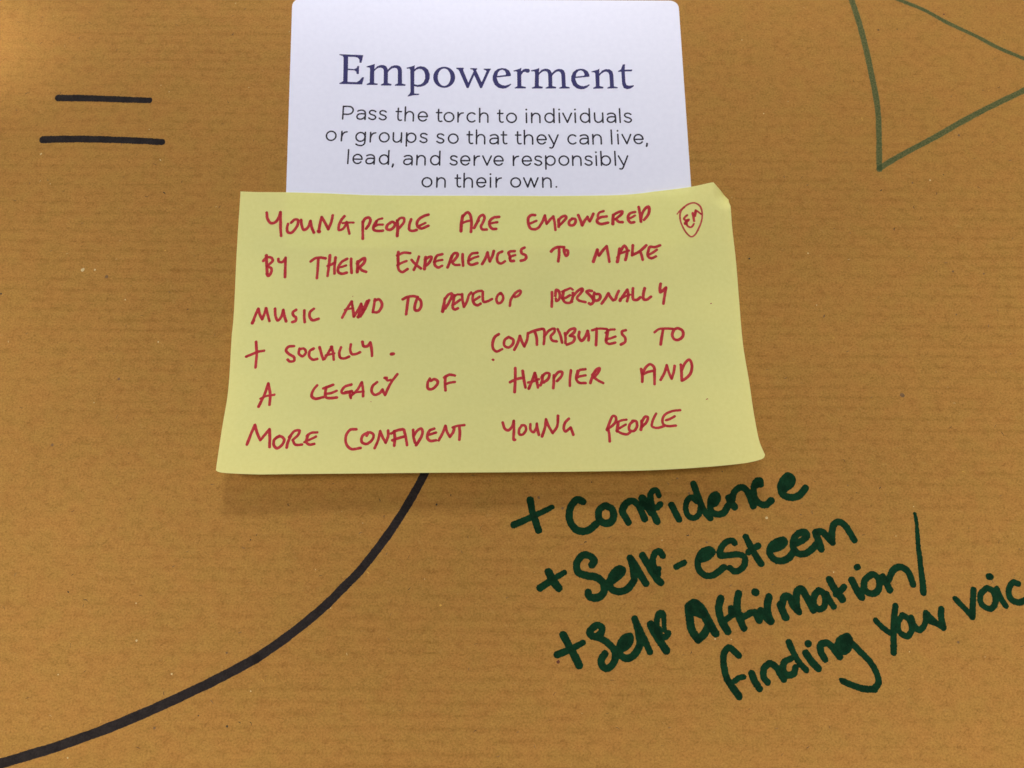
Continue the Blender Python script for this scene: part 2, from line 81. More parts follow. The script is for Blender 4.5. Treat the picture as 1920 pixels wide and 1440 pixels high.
NOTE_WORDS = [["YOUNG",[[0.379,0.379,-63.38,45.48,-62.96,43.61,-62.03,42.53,-60.91,42.85,-60.15,44.25,-59.81,45.65],[0.379,0.376,-59.81,45.65,-59.66,43.32,-59.51,41.15,-59.23,38.99],[0.378,0.378,-57.68,42.33,-57.83,41.16,-57.59,40.08,-56.72,39.86,-55.79,40.86,-55.12,42.41,-55.24,43.49,-55.96,43.58,-56.91,42.71],[0.378,0.378,-54.38,43.49,-54.16,42.1,-53.5,40.71,-52.54,41.33,-51.93,43.19],[0.378,0.377,-51.93,43.19,-51.55,41.49,-50.89,39.94],[0.521,0.521,-49.68,40.31,-49.56,40.25],[0.377,0.379,-49.63,40.41,-49.46,42.42,-49.13,44.28],[0.379,0.377,-49.13,44.28,-48.19,42.73,-47.23,40.87],[0.377,0.379,-47.23,40.87,-46.61,42.73,-46.28,44.75],[0.379,0.378,-43.26,44.52,-44.06,43.34,-44.56,41.79,-44.5,40.71,-43.65,40.86,-42.85,41.95,-42.61,42.88],[0.316,0.316,-43.59,42.57,-42.17,42.72,-40.82,42.71],[0.378,0.377,-42.45,42.56,-42.08,40.86,-41.74,39.62]]],["PEOPLE",[[0.378,0.376,-38.45,43.01,-38.36,40.85,-38.25,38.22],[0.378,0.377,-38.44,42.7,-37.91,43.79,-36.92,44.1,-36.47,43.47,-36.84,42.08,-37.51,41.0],[0.316,0.316,-33.47,43.86,-34.6,43.46,-34.99,42.53],[0.329,0.329,-33.26,42.12,-34.55,42.07,-35.66,41.39],[0.378,0.377,-34.93,43.15,-35.62,41.61,-35.49,40.68,-34.48,40.36,-33.2,40.45],[0.378,0.378,-31.14,42.82,-32.11,41.9,-32.21,40.97,-31.35,40.66,-30.37,41.43,-30.12,42.35,-30.85,42.92,-31.41,42.52],[0.412,0.41,-29.58,43.28,-29.37,41.42,-29.43,38.95],[0.378,0.377,-29.56,42.97,-28.88,43.9,-27.87,43.9,-27.84,42.81,-28.52,41.73,-29.07,41.11],[0.378,0.377,-26.0,43.58,-26.39,42.03,-26.34,40.64,-25.48,40.32,-24.49,40.63],[0.379,0.377,-21.56,44.88,-22.7,44.5,-24.05,43.51,-24.48,42.52,-24.23,41.53,-23.3,41.03,-21.49,41.77],[0.315,0.316,-23.78,41.77,-23.1,42.14,-22.31,42.52]]],["ARE",[[0.427,0.425,-12.73,44.52,-13.04,42.28,-13.12,40.3],[0.378,0.377,-12.72,44.27,-11.94,45.27,-11.37,45.52,-10.78,44.77,-10.42,42.78,-10.54,40.06],[0.316,0.316,-12.7,42.53,-11.68,43.03,-10.42,43.28],[0.411,0.412,-9.71,41.18,-8.93,42.79,-8.59,43.29],[0.378,0.377,-8.93,43.04,-8.26,44.41,-7.46,44.79,-7.11,44.04,-7.55,42.55,-8.0,41.55,-7.65,40.81,-6.51,40.77],[0.378,0.377,-3.33,44.31,-4.82,44.05,-5.73,43.05,-5.72,41.81,-5.03,40.95,-4.11,40.95],[0.316,0.316,-5.61,42.43,-4.58,42.69,-3.78,42.82]]],["EMPOWERED",[[0.379,0.377,5.97,44.83,5.05,44.83,4.24,44.09,4.24,42.35,4.8,41.11,5.94,40.86,6.86,41.36],[0.33,0.33,4.46,42.35,5.5,42.85,6.3,43.22],[0.377,0.379,6.98,41.48,7.9,43.09,8.49,44.71],[0.379,0.378,8.49,44.71,8.71,43.34,8.93,42.35],[0.378,0.379,8.93,42.35,9.86,43.59,10.67,44.46],[0.379,0.377,10.67,44.46,10.99,42.59,11.15,40.73],[0.44,0.439,12.03,43.58,12.02,42.59,12.01,41.6],[0.378,0.378,11.92,43.33,12.85,44.32,13.77,44.57,13.99,44.07,13.29,43.08,12.36,42.09],[0.378,0.378,15.59,43.81,14.77,43.07,14.76,42.08,15.67,41.95,16.37,42.81,16.27,43.68,15.47,43.81],[0.379,0.377,17.09,44.79,17.64,43.29,18.07,41.93],[0.377,0.378,18.07,41.93,18.78,43.28,19.49,44.27],[0.378,0.378,19.49,44.27,19.7,43.52,20.03,43.02],[0.378,0.379,20.03,43.02,20.51,44.01,20.99,45.12],[0.331,0.33,23.64,45.82,22.49,45.34,22.12,44.48,22.33,43.73],[0.378,0.377,24.4,44.32,22.91,44.1,21.98,43.49,21.97,42.75,22.87,42.24,24.7,42.58],[0.439,0.44,25.94,42.19,25.97,43.42,26.12,44.66],[0.378,0.378,26.12,44.66,27.28,45.38,28.43,45.6,28.3,44.99,27.24,44.02,26.54,43.41],[0.378,0.377,26.77,43.53,27.44,42.78,28.45,42.63],[0.378,0.377,31.72,45.4,30.46,45.06,29.94,44.33,29.94,43.1,30.61,42.47,31.4,42.57],[0.329,0.329,30.19,43.58,30.88,43.94,31.69,44.41],[0.413,0.411,32.68,46.74,32.95,44.75,33.11,42.65],[0.377,0.377,33.12,43.02,33.53,44.98,34.49,46.44,35.18,46.79,35.37,45.92,34.98,44.45,33.91,43.12]]],["BY",[[0.408,0.405,-62.58,33.6,-62.33,31.01,-62.0,28.58],[0.373,0.372,-63.26,32.07,-62.48,32.99,-61.35,32.99,-60.87,32.23,-61.51,31.31,-62.3,30.55],[0.372,0.372,-62.3,30.55,-61.13,30.1,-61.04,28.88,-61.67,27.97,-62.14,28.58],[0.373,0.374,-59.49,32.69,-59.3,31.93,-58.44,31.78,-57.67,32.85],[0.374,0.371,-57.68,33.0,-57.55,30.41,-57.44,27.67]]],["THEIR",[[0.373,0.374,-51.25,31.95,-50.04,32.87,-48.63,33.02,-47.49,32.81],[0.374,0.371,-49.32,32.71,-49.3,30.12,-49.35,27.38],[0.374,0.371,-46.4,33.63,-46.52,30.73,-46.69,27.98],[0.374,0.372,-44.95,33.02,-45.07,31.03,-44.99,28.65],[0.373,0.373,-46.8,30.73,-45.84,31.18,-45.02,31.64],[0.373,0.372,-41.96,32.71,-43.33,31.79,-44.1,30.42,-44.02,29.05,-43.01,28.59,-41.9,28.89],[0.325,0.325,-43.95,30.27,-42.98,30.57,-42.15,30.87],[0.373,0.372,-40.97,32.7,-40.87,30.72,-40.63,28.83],[0.421,0.419,-39.23,31.94,-39.16,30.41,-39.23,29.04],[0.407,0.406,-39.34,31.33,-38.41,32.39,-37.52,32.79,-37.53,31.78,-38.46,30.56,-39.14,30.11],[0.372,0.372,-38.73,30.26,-37.99,29.5,-36.98,29.13]]],["EXPERIENCES",[[0.374,0.374,-29.25,33.58,-27.57,34.34,-25.95,34.19],[0.408,0.406,-28.99,34.5,-29.02,32.82,-28.87,30.99],[0.326,0.325,-26.79,32.05,-27.91,31.6,-29.15,30.84],[0.373,0.372,-29.01,30.99,-28.68,29.63,-27.82,29.02,-26.49,29.84],[0.373,0.372,-25.53,32.36,-24.65,31.29,-23.11,30.01],[0.374,0.372,-23.71,33.27,-24.22,31.29,-24.88,29.62],[0.407,0.406,-22.0,33.05,-22.09,31.47,-22.21,29.82],[0.373,0.372,-22.16,32.44,-21.05,33.17,-20.48,33.17,-20.58,32.44,-21.23,31.35,-21.89,30.74],[0.374,0.373,-17.78,33.9,-19.02,33.54,-19.57,32.68],[0.373,0.373,-19.35,33.17,-19.77,31.83],[0.326,0.325,-17.75,32.32,-18.99,32.08,-19.66,31.71],[0.373,0.372,-19.77,31.83,-19.53,30.86,-18.72,30.26,-17.72,30.74],[0.406,0.408,-16.35,30.26,-15.82,31.71,-15.28,33.42],[0.373,0.373,-15.5,32.93,-14.73,34.15,-13.94,34.15,-13.93,33.42,-14.7,32.2,-15.14,31.59,-14.45,30.99,-13.32,30.99],[0.374,0.372,-12.57,33.91,-12.55,32.45,-12.41,30.75],[0.374,0.373,-8.84,34.29,-10.2,34.04,-10.87,33.19,-11.08,32.21],[0.353,0.353,-8.6,33.31,-9.96,32.82,-10.85,32.21],[0.373,0.373,-11.08,32.21,-11.03,31.48,-10.39,30.99,-8.81,31.48],[0.373,0.374,-7.57,31.24,-6.79,32.71,-6.24,34.42],[0.374,0.373,-6.24,34.42,-6.0,33.2,-5.65,31.98],[0.373,0.374,-5.65,31.98,-4.98,33.45,-4.65,34.8],[0.374,0.373,-2.5,34.68,-3.4,34.19,-3.8,33.09,-3.62,31.87,-2.82,31.38,-1.81,31.99],[0.374,0.374,0.68,34.81,-0.45,34.69,-0.91,34.32,-0.68,33.71,-0.45,33.1],[0.326,0.326,0.79,33.71,-0.23,33.34,-0.63,32.85],[0.374,0.373,-0.57,32.97,-0.34,32.12,0.45,32.12],[0.375,0.373,3.18,35.8,2.38,35.19,2.49,34.21,3.4,33.72,3.62,32.98,3.05,32.37,2.22,32.17]]],["TO",[[0.374,0.375,9.98,34.7,10.67,35.44,11.82,35.93,13.18,35.92],[0.375,0.373,12.04,35.92,12.02,33.96,11.76,32.0],[0.375,0.374,13.29,35.92,13.27,34.69,13.82,33.47,14.24,33.95,14.18,34.94,13.73,35.06,13.38,34.45]]],["MAKE",[[0.407,0.408,20.68,31.85,21.29,33.67,21.78,35.13],[0.374,0.374,21.78,35.13,21.87,34.16,22.19,33.54],[0.374,0.375,22.19,33.54,23.13,34.88,24.18,36.09],[0.375,0.373,24.18,36.09,24.47,34.13,24.74,31.82],[0.434,0.435,26.77,31.81,27.17,33.62,27.44,35.32],[0.373,0.373,26.81,32.9,27.77,34.83,28.71,36.15,29.35,35.05,29.2,33.6,28.82,32.28],[0.312,0.313,27.17,33.86,28.32,34.34,29.8,34.81],[0.374,0.373,30.86,36.24,30.7,34.79,30.59,33.59],[0.374,0.373,34.25,36.19,32.61,34.65,30.59,33.54],[0.374,0.373,32.61,34.53,32.98,33.56,33.21,32.31],[0.374,0.374,37.74,36.14,36.48,35.68,35.13,35.7,34.68,34.5],[0.353,0.353,36.91,34.95,35.75,34.13,34.83,33.66],[0.374,0.373,34.76,34.74,34.5,33.66,34.81,32.94,35.47,32.69,36.62,33.16]]],["MUSIC",[[0.425,0.425,-64.64,15.24,-64.37,15.98],[0.365,0.367,-64.64,15.24,-64.01,17.46,-63.46,19.1],[0.367,0.365,-63.46,19.1,-62.9,17.46,-62.24,16.27],[0.365,0.367,-62.24,16.27,-61.81,17.76,-61.52,19.25],[0.367,0.365,-61.52,19.25,-60.95,17.46,-60.39,15.82],[0.367,0.367,-59.28,19.09,-58.98,17.15,-58.33,15.96,-57.57,16.85,-57.17,18.79],[0.367,0.365,-57.17,18.79,-56.76,17.15,-56.23,15.72],[0.367,0.365,-53.98,18.79,-54.68,18.19,-54.62,17.44,-53.87,16.7,-53.88,15.81,-54.63,15.51],[0.367,0.365,-51.88,18.64,-51.8,16.85,-51.59,15.51],[0.367,0.365,-49.55,19.08,-50.46,18.19,-50.42,16.84,-49.61,16.01,-48.17,16.4]]],["AND",[[0.366,0.368,-42.32,16.7,-41.35,18.94,-40.21,21.04],[0.368,0.366,-40.21,21.04,-39.83,19.24,-39.43,17.0],[0.307,0.307,-41.75,18.79,-40.66,19.09,-39.7,19.24],[0.366,0.368,-39.43,17.0,-38.55,18.64,-37.81,20.44],[0.368,0.366,-37.81,20.44,-37.96,18.94,-38.32,16.85],[0.465,0.468,-38.32,16.91,-37.16,18.65,-36.31,21.04],[0.346,0.348,-37.77,17.0,-36.64,19.24,-35.86,21.4],[0.368,0.367,-37.81,20.44,-37.32,18.94],[0.368,0.366,-34.39,21.64,-34.59,19.84,-34.78,18.2],[0.368,0.366,-34.51,21.19,-33.42,21.64,-32.58,20.45,-32.75,19.25,-33.54,18.2,-34.65,18.2]]],["TO",[[0.368,0.368,-27.42,21.65,-26.32,22.25,-24.8,22.49,-23.67,22.25],[0.368,0.366,-26.04,22.1,-26.24,19.85,-26.44,17.62],[0.368,0.368,-23.8,21.95,-24.3,20.15,-24.26,18.81,-23.42,18.67,-22.76,19.86,-22.95,21.35,-23.81,22.1]]],["DEVELOP",[[0.348,0.453,-16.9,21.89,-17.06,20.18,-17.35,18.35],[0.368,0.367,-16.9,21.6,-16.0,22.88,-15.14,23.17,-15.19,22.31,-15.82,20.75,-16.71,19.19],[0.308,0.308,-12.94,22.95,-13.87,22.88,-14.39,22.46],[0.369,0.367,-14.47,22.74,-14.7,21.03,-14.88,20.04],[0.368,0.367,-12.99,21.53,-14.1,20.61,-14.81,20.04,-14.73,19.19,-14.26,18.91,-13.54,19.26],[0.369,0.367,-12.55,23.02,-12.38,21.18,-12.03,19.61],[0.367,0.369,-12.03,19.61,-11.32,21.03,-10.82,22.74,-10.3,23.45],[0.349,0.348,-7.64,23.95,-8.57,23.81,-9.63,23.17,-9.88,22.45],[0.369,0.368,-8.16,22.31,-8.95,21.74,-9.6,21.32],[0.369,0.368,-9.82,22.88,-9.87,21.32,-9.33,20.32,-8.66,20.04,-7.87,20.46],[0.369,0.368,-7.31,23.66,-7.36,22.17,-7.08,20.96,-6.16,21.1,-5.04,21.71],[0.369,0.369,-2.99,23.31,-3.65,22.59,-3.91,21.45,-3.51,20.6,-2.85,20.74,-2.26,21.59,-2.32,22.59,-2.79,23.31],[0.402,0.402,-3.06,23.16,-2.79,23.16],[0.367,0.369,-0.53,19.88,-0.33,21.45,0.33,22.59],[0.369,0.368,0.2,22.45,1.13,23.59,2.06,24.02,2.19,23.45,1.52,22.59,0.79,22.28]]],["PERSONALLY",[[0.369,0.367,10.07,23.53,10.04,21.45,9.93,19.65],[0.369,0.368,10.89,22.54,11.17,24.17,11.67,23.98,11.99,22.9,11.8,21.63,11.12,21.18,11.01,21.81],[0.322,0.322,15.28,24.25,14.79,24.62,13.6,24.16,12.67,23.71],[0.403,0.402,12.92,23.71,12.64,21.81],[0.369,0.368,14.58,22.72,13.56,22.09,12.89,21.81],[0.368,0.368,12.64,22.0,13.21,20.91,14.2,20.64,15.05,21.0],[0.403,0.401,15.35,23.35,15.24,22.18,14.88,21.0],[0.369,0.368,15.33,22.36,16.45,23.8,17.64,24.52,17.8,24.16,17.1,23.08,16.32,22.0,16.73,21.37,18.39,20.88],[0.369,0.368,20.06,23.89,19.3,23.98,18.76,23.71,19.44,22.9,20.17,22.0,20.4,20.92,19.71,20.29,19.3,20.56],[0.369,0.369,20.72,23.44,20.52,22.36,20.74,21.37,21.58,21.37,22.19,22.18,21.96,22.99,21.29,23.08],[0.368,0.369,22.47,20.47,23.43,21.82,24.23,23.26],[0.369,0.368,24.23,23.26,24.78,22.18,25.34,21.37],[0.368,0.369,25.34,21.37,25.94,21.64,26.31,22.72,26.85,23.88],[0.428,0.428,27.1,21.28,27.28,21.73],[0.368,0.369,27.1,21.28,27.99,22.71,29.05,24.24],[0.369,0.368,29.05,24.24,29.24,22.71,28.85,21.1],[0.321,0.322,27.28,21.82,28.48,22.44,29.67,22.89],[0.37,0.368,30.49,24.6,30.34,22.89,30.46,21.64,31.29,21.46,32.23,22.17],[0.369,0.368,33.42,24.59,33.03,23.07,33.05,21.63,33.8,21.54,34.92,22.35],[0.37,0.37,37.5,25.83,37.28,24.67,37.32,23.51,38.1,24.13,38.8,24.76],[0.37,0.368,38.8,24.76,38.37,22.7,37.93,20.47]]],["+",[[0.36,0.361,-65.22,6.42,-63.78,7.05,-62.34,7.69,-61.01,7.95],[0.362,0.358,-63.2,10.27,-62.76,7.37,-62.68,5.13,-62.67,3.53]]],["SOCIALLY",[[0.361,0.359,-53.72,9.12,-55.07,8.96,-55.59,7.99,-54.75,7.03,-53.48,6.22,-53.39,5.26,-54.43,5.11,-54.98,5.59],[0.361,0.361,-52.31,8.47,-52.36,7.19,-51.39,6.45,-50.64,7.5,-51.26,8.47,-52.15,8.31],[0.361,0.359,-48.85,8.47,-49.7,7.83,-49.74,6.38,-48.78,5.58,-47.74,5.74],[0.361,0.359,-47.37,8.79,-46.79,7.02,-46.23,5.58],[0.359,0.361,-45.94,5.74,-45.16,7.34,-44.37,8.95],[0.361,0.359,-44.52,8.95,-43.96,7.35,-43.69,5.58],[0.327,0.328,-45.71,6.7,-43.65,7.19],[0.361,0.36,-42.11,8.8,-42.46,7.35,-42.07,6.07,-41.02,5.91,-40.0,6.39],[0.362,0.361,-39.75,9.61,-39.8,8.0,-39.29,7.04,-38.39,7.04,-37.37,7.52],[0.362,0.362,-36.93,10.26,-36.56,9.13,-35.66,9.14,-34.96,10.11],[0.362,0.36,-34.96,10.11,-34.57,8.34,-34.38,6.57],[0.433,0.433,-29.67,7.06,-29.19,7.13]]],["CONTRIBUTES",[[0.363,0.361,-3.28,12.3,-4.23,11.56,-4.77,9.95,-4.62,8.48,-3.8,7.75,-2.43,8.33],[0.314,0.314,-4.68,5.56,-4.58,5.53],[0.363,0.363,-0.8,11.55,-1.76,10.82,-1.89,9.35,-0.93,8.76,0.16,9.64,0.3,10.81,-0.52,11.4],[0.361,0.363,0.57,8.17,1.4,9.93,1.95,11.84],[0.363,0.361,1.95,11.84,2.5,10.22,3.04,9.05],[0.361,0.363,3.04,9.05,3.73,10.81,3.96,12.57],[0.363,0.364,4.16,12.57,5.4,13.16,7.33,13.69],[0.364,0.362,5.67,12.87,6.07,11.39,6.14,9.48],[0.364,0.362,7.33,13.69,7.88,13.61,8.0,11.39,7.84,9.63],[0.363,0.362,8.0,11.69,9.26,13.31,10.51,13.75,10.49,12.87,9.57,11.69,9.91,10.65,11.0,10.36],[0.364,0.362,11.33,13.61,11.99,11.98,12.37,10.07],[0.363,0.362,13.1,12.57,13.22,11.39,13.19,9.92],[0.363,0.363,13.23,11.98,14.36,13.46,15.61,13.76,15.45,12.87,14.33,11.84],[0.363,0.362,14.33,11.84,15.42,11.55,15.2,10.37,13.53,9.48],[0.364,0.364,16.69,12.88,16.52,11.55,17.18,10.52,18.17,11.7,18.77,13.18],[0.364,0.362,18.77,13.18,19.0,11.7,18.91,10.67],[0.331,0.331,19.89,13.36,21.57,13.79,23.54,13.7],[0.364,0.362,21.02,13.79,20.9,11.68,20.7,9.41],[0.318,0.317,25.45,13.57,24.29,13.47,23.2,12.66],[0.423,0.422,23.74,13.31,23.29,10.71],[0.317,0.316,25.59,11.69,24.36,11.2,23.3,10.97],[0.363,0.362,23.24,11.04,23.27,10.23,24.01,9.75,25.44,10.07],[0.364,0.362,28.24,13.38,27.31,13.06,27.28,12.34,28.0,11.37,27.89,10.24,26.87,9.59]]],["TO",[[0.331,0.331,35.34,12.84,36.45,13.65,37.97,13.82,39.79,13.75],[0.364,0.362,37.51,13.65,37.1,11.71,36.68,9.61],[0.364,0.364,40.24,13.65,39.7,12.19,40.08,11.06,40.97,10.8,42.24,11.7,42.33,13.16,41.16,13.91,40.14,13.49]]],["A",[[0.384,0.385,-60.79,-6.56,-60.35,-5.31],[0.352,0.356,-60.79,-6.56,-59.8,-3.75,-59.1,-0.6],[0.356,0.352,-59.1,-0.6,-58.36,-3.43,-58.21,-6.09],[0.295,0.296,-60.59,-4.53,-59.34,-3.9,-57.32,-3.5]]],["LEGACY",[[0.355,0.353,-47.2,-1.08,-48.11,-2.5,-48.28,-3.91,-47.35,-4.53,-45.47,-4.12],[0.356,0.355,-43.36,-0.92,-44.79,-1.55,-45.65,-1.87],[0.355,0.353,-44.94,-1.55,-45.1,-3.28,-44.73,-4.22,-43.54,-4.37,-42.22,-4.21],[0.322,0.322,-42.36,-2.49,-43.78,-3.12,-45.1,-3.28],[0.356,0.355,-38.92,-0.91,-40.37,-1.39,-41.17,-2.49,-40.99,-3.05,-39.95,-3.05,-38.81,-2.55],[0.354,0.353,-39.15,-2.8,-39.09,-3.58,-38.83,-4.36],[0.309,0.309,-40.27,-2.8,-38.66,-2.55],[0.354,0.356,-38.73,-3.74,-37.36,-2.17,-36.45,-0.28],[0.356,0.354,-36.45,-0.28,-36.03,-2.17,-35.92,-3.89],[0.309,0.309,-38.49,-2.96,-35.85,-2.64],[0.356,0.355,-32.75,-0.27,-33.73,-1.22,-33.94,-2.63,-33.15,-3.51,-31.99,-3.1,-31.31,-2.16],[0.357,0.356,-30.73,0.84,-30.25,0.21,-29.51,0.31],[0.357,0.354,-27.95,1.8,-29.47,-0.58,-30.64,-3.57],[0.355,0.354,-31.3,-2.32,-30.64,-3.57],[0.415,0.415,-30.94,0.84,-30.49,0.81]]],["OF",[[0.357,0.356,-19.97,0.67,-20.47,-0.48,-20.28,-1.92,-19.47,-2.06,-18.3,-1.06,-18.06,-0.05,-18.89,0.53,-19.68,0.09],[0.357,0.355,-16.2,1.24,-16.23,-0.77,-16.1,-2.35],[0.357,0.357,-16.47,0.96,-15.27,1.68,-13.91,1.47],[0.323,0.324,-16.15,-0.77,-14.95,-0.34,-13.87,-0.2]]],["HAPPIER",[[0.358,0.354,0.79,3.37,0.78,0.35,0.64,-2.8],[0.337,0.337,-0.51,-0.28,0.97,0.49,2.73,0.86],[0.358,0.355,2.6,2.65,2.86,0.63,3.25,-1.66],[0.387,0.388,4.06,-1.95,4.33,-1.24],[0.355,0.357,4.06,-1.95,4.88,0.05,5.58,2.06],[0.357,0.355,5.58,2.06,5.96,0.34,6.29,-1.67],[0.323,0.324,3.94,-0.38,5.02,-0.09,6.51,0.48],[0.357,0.355,7.46,1.49,7.31,0.05,6.89,-1.1],[0.357,0.356,7.19,0.91,8.28,2.06,9.09,1.92,8.8,0.62,7.71,-0.38],[0.357,0.355,10.17,1.49,10.14,-0.24,9.98,-1.81],[0.357,0.356,10.16,0.91,11.4,2.35,12.21,2.35,12.06,1.34,10.95,-0.01],[0.358,0.355,14.39,2.79,14.07,0.63,14.02,-1.24],[0.358,0.357,17.93,3.08,16.43,2.79,15.85,1.49],[0.338,0.337,17.88,1.5,16.52,1.21,15.7,0.86],[0.358,0.356,16.02,2.65,15.61,0.63,16.2,-0.37,17.82,-0.51],[0.356,0.358,19.0,-0.48,19.66,1.41,20.36,2.69],[0.357,0.357,19.52,1.57,20.77,3.16,21.37,3.33,21.04,2.37,20.1,1.1],[0.357,0.356,19.94,0.94,20.96,0.15,22.12,-0.48]]],["AND",[[0.358,0.356,31.52,3.19,31.73,1.6,31.64,-0.15],[0.358,0.356,31.76,2.07,32.9,3.83,33.83,4.4,34.69,3.67,34.72,1.76,34.56,-0.78],[0.312,0.312,31.89,1.76,33.12,2.39,34.48,2.71],[0.356,0.359,36.12,0.32,37.12,2.07,37.85,4.15],[0.359,0.357,37.85,4.15,38.31,2.07,38.81,0.64],[0.357,0.359,38.81,0.64,39.44,2.39,39.78,3.98],[0.359,0.356,41.3,4.3,41.31,2.38,41.23,0.15],[0.358,0.356,41.33,2.7,42.54,4.94,43.48,5.57,43.98,4.29,43.51,2.05,42.38,0.78,41.35,0.15]]],["MORE",[[0.344,0.348,-62.26,-16.12,-61.65,-13.37,-61.07,-11.22],[0.348,0.346,-61.07,-11.22,-60.21,-13.36,-59.27,-15.04],[0.346,0.348,-59.27,-15.04,-58.2,-13.35,-57.48,-12.28],[0.348,0.344,-57.48,-12.28,-57.13,-14.57,-56.92,-16.69],[0.347,0.346,-54.97,-13.95,-56.01,-14.87,-55.98,-16.23,-55.18,-16.98,-54.13,-16.22,-53.72,-14.86,-54.52,-14.1,-55.51,-14.26],[0.344,0.347,-52.92,-16.82,-52.79,-15.46,-52.25,-13.94],[0.346,0.346,-52.64,-14.24,-51.51,-12.72,-50.38,-12.56,-50.55,-13.63,-51.71,-14.91],[0.346,0.345,-51.71,-14.91,-51.01,-16.05,-49.43,-16.05],[0.316,0.315,-46.14,-13.01,-47.57,-13.16,-48.51,-13.93],[0.315,0.314,-46.33,-14.07,-47.42,-14.68,-48.92,-15.44],[0.347,0.345,-48.25,-13.62,-48.49,-15.44,-47.72,-16.04,-46.58,-15.89]]],["CONFIDENT",[[0.348,0.345,-36.94,-12.24,-38.38,-12.39,-39.27,-13.92,-38.95,-16.03,-37.71,-17.15,-35.58,-16.88],[0.348,0.347,-34.13,-13.0,-35.37,-13.92,-35.4,-15.43,-34.21,-15.89,-32.99,-14.83,-32.79,-13.61,-33.84,-13.0,-34.36,-13.86],[0.345,0.348,-32.27,-16.94,-31.55,-14.83,-31.25,-12.7],[0.348,0.346,-31.25,-12.7,-30.58,-14.22,-29.77,-15.59],[0.346,0.348,-29.77,-15.59,-29.3,-13.92,-29.38,-12.55],[0.348,0.345,-27.92,-12.7,-27.67,-14.53,-27.71,-16.34],[0.347,0.348,-28.61,-13.31,-27.35,-12.55,-25.92,-12.24],[0.346,0.347,-28.22,-14.98,-26.95,-14.53,-25.53,-14.07],[0.348,0.345,-25.62,-12.39,-25.09,-14.22,-24.69,-16.19],[0.348,0.346,-23.44,-12.39,-23.27,-14.22,-22.85,-15.59],[0.347,0.345,-23.23,-13.92,-22.56,-12.7,-21.57,-12.09,-21.19,-12.85,-21.48,-14.22,-22.54,-16.19],[0.348,0.346,-18.44,-12.09,-19.47,-12.51,-19.96,-13.48,-19.91,-14.58,-19.23,-15.14,-17.93,-15.0],[0.315,0.316,-19.69,-13.62,-18.78,-13.34,-18.0,-13.06],[0.346,0.349,-17.27,-15.0,-16.42,-13.2,-15.82,-11.39],[0.349,0.347,-15.82,-11.39,-15.38,-12.92,-14.68,-14.17],[0.347,0.348,-14.68,-14.17,-13.93,-12.92,-13.7,-11.81],[0.317,0.317,-14.09,-11.81,-13.05,-11.39,-11.34,-11.2],[0.349,0.346,-12.52,-11.53,-12.34,-13.2,-12.43,-14.86]]],["YOUNG",[[0.349,0.35,-2.22,-10.55,-1.69,-12.09,-0.9,-12.5,0.03,-11.53,0.42,-10.14],[0.35,0.346,0.42,-10.14,0.47,-12.36,0.42,-14.9,0.73,-14.85],[0.349,0.349,2.4,-11.25,1.74,-12.22,1.74,-13.47,2.52,-13.53,3.32,-12.36,3.06,-11.31,2.27,-11.25],[0.349,0.349,4.39,-10.97,4.38,-12.36,5.03,-12.97,5.7,-12.08,5.92,-10.83],[0.349,0.347,5.92,-10.83,6.09,-12.36,6.34,-13.61],[0.347,0.35,7.12,-14.02,7.81,-11.81,8.11,-9.72],[0.35,0.347,8.11,-9.72,8.74,-11.53,9.63,-13.19],[0.347,0.35,9.63,-13.19,10.72,-11.53,10.99,-8.88],[0.35,0.348,13.55,-9.58,12.59,-10.69,12.29,-12.08,12.67,-12.78,13.93,-11.81],[0.348,0.347,13.93,-11.81,14.25,-12.78,14.49,-13.61]]],["PEOPLE",[[0.348,0.348,22.49,-12.44,23.15,-10.75,24.11,-8.91,24.69,-9.06,24.78,-10.14,24.0,-11.21,22.95,-11.98],[0.348,0.346,22.8,-12.13,23.02,-13.5,23.02,-15.26],[0.305,0.305,27.27,-9.83,25.95,-10.08,25.05,-10.6],[0.406,0.405,25.29,-10.45,24.88,-12.74],[0.304,0.304,27.06,-11.06,25.41,-12.04],[0.316,0.316,24.95,-12.59,25.78,-13.2,27.21,-13.51,27.96,-13.06],[0.349,0.349,29.0,-10.15,27.99,-11.07,27.85,-12.44,28.85,-12.69,29.71,-11.38,29.52,-10.24,28.71,-10.14],[0.381,0.379,30.89,-10.15,30.81,-11.38,30.55,-12.36],[0.349,0.348,30.87,-10.46,31.83,-9.07,32.4,-9.23,32.03,-10.46,30.79,-11.69],[0.319,0.317,34.45,-8.31,33.5,-10.16,33.26,-11.54,34.53,-11.95,36.16,-11.47],[0.319,0.317,40.24,-7.47,38.33,-7.71,36.52,-8.63,35.84,-9.86,36.04,-11.1,37.16,-11.51,38.85,-11.37],[0.305,0.305,36.7,-10.02,37.59,-9.72,38.81,-9.02]]]]
BADGE = [[0.164,0.219,42.38,44.49,43.04,45.33,44.22,46.4],[0.226,0.226,44.22,46.4,45.5,47.23,46.88,47.52,48.2,46.68,48.73,45.08,48.59,42.91,47.7,40.53,46.5,38.64,45.7,38.34,44.72,39.14,43.66,41.07,43.11,43.01,43.18,44.71,43.63,45.73,44.33,46.35]]
INITIALS = [[0.274,0.273,44.93,44.17,44.36,43.68,44.08,43.09,44.58,42.77,45.3,42.95],[0.355,0.355,45.13,42.76,44.47,42.23,44.29,41.87],[0.355,0.355,44.73,42.49,44.62,41.77],[0.259,0.259,44.62,41.77,45.02,41.13,45.6,40.86,46.12,41.12,46.53,41.78],[0.315,0.314,46.35,44.68,46.48,43.73,46.62,42.55],[0.315,0.315,46.54,44.09,46.94,44.63,47.16,45.4],[0.301,0.301,47.22,45.17,46.91,43.9],[0.26,0.26,47.19,45.44,47.8,44.98,48.5,44.37]]
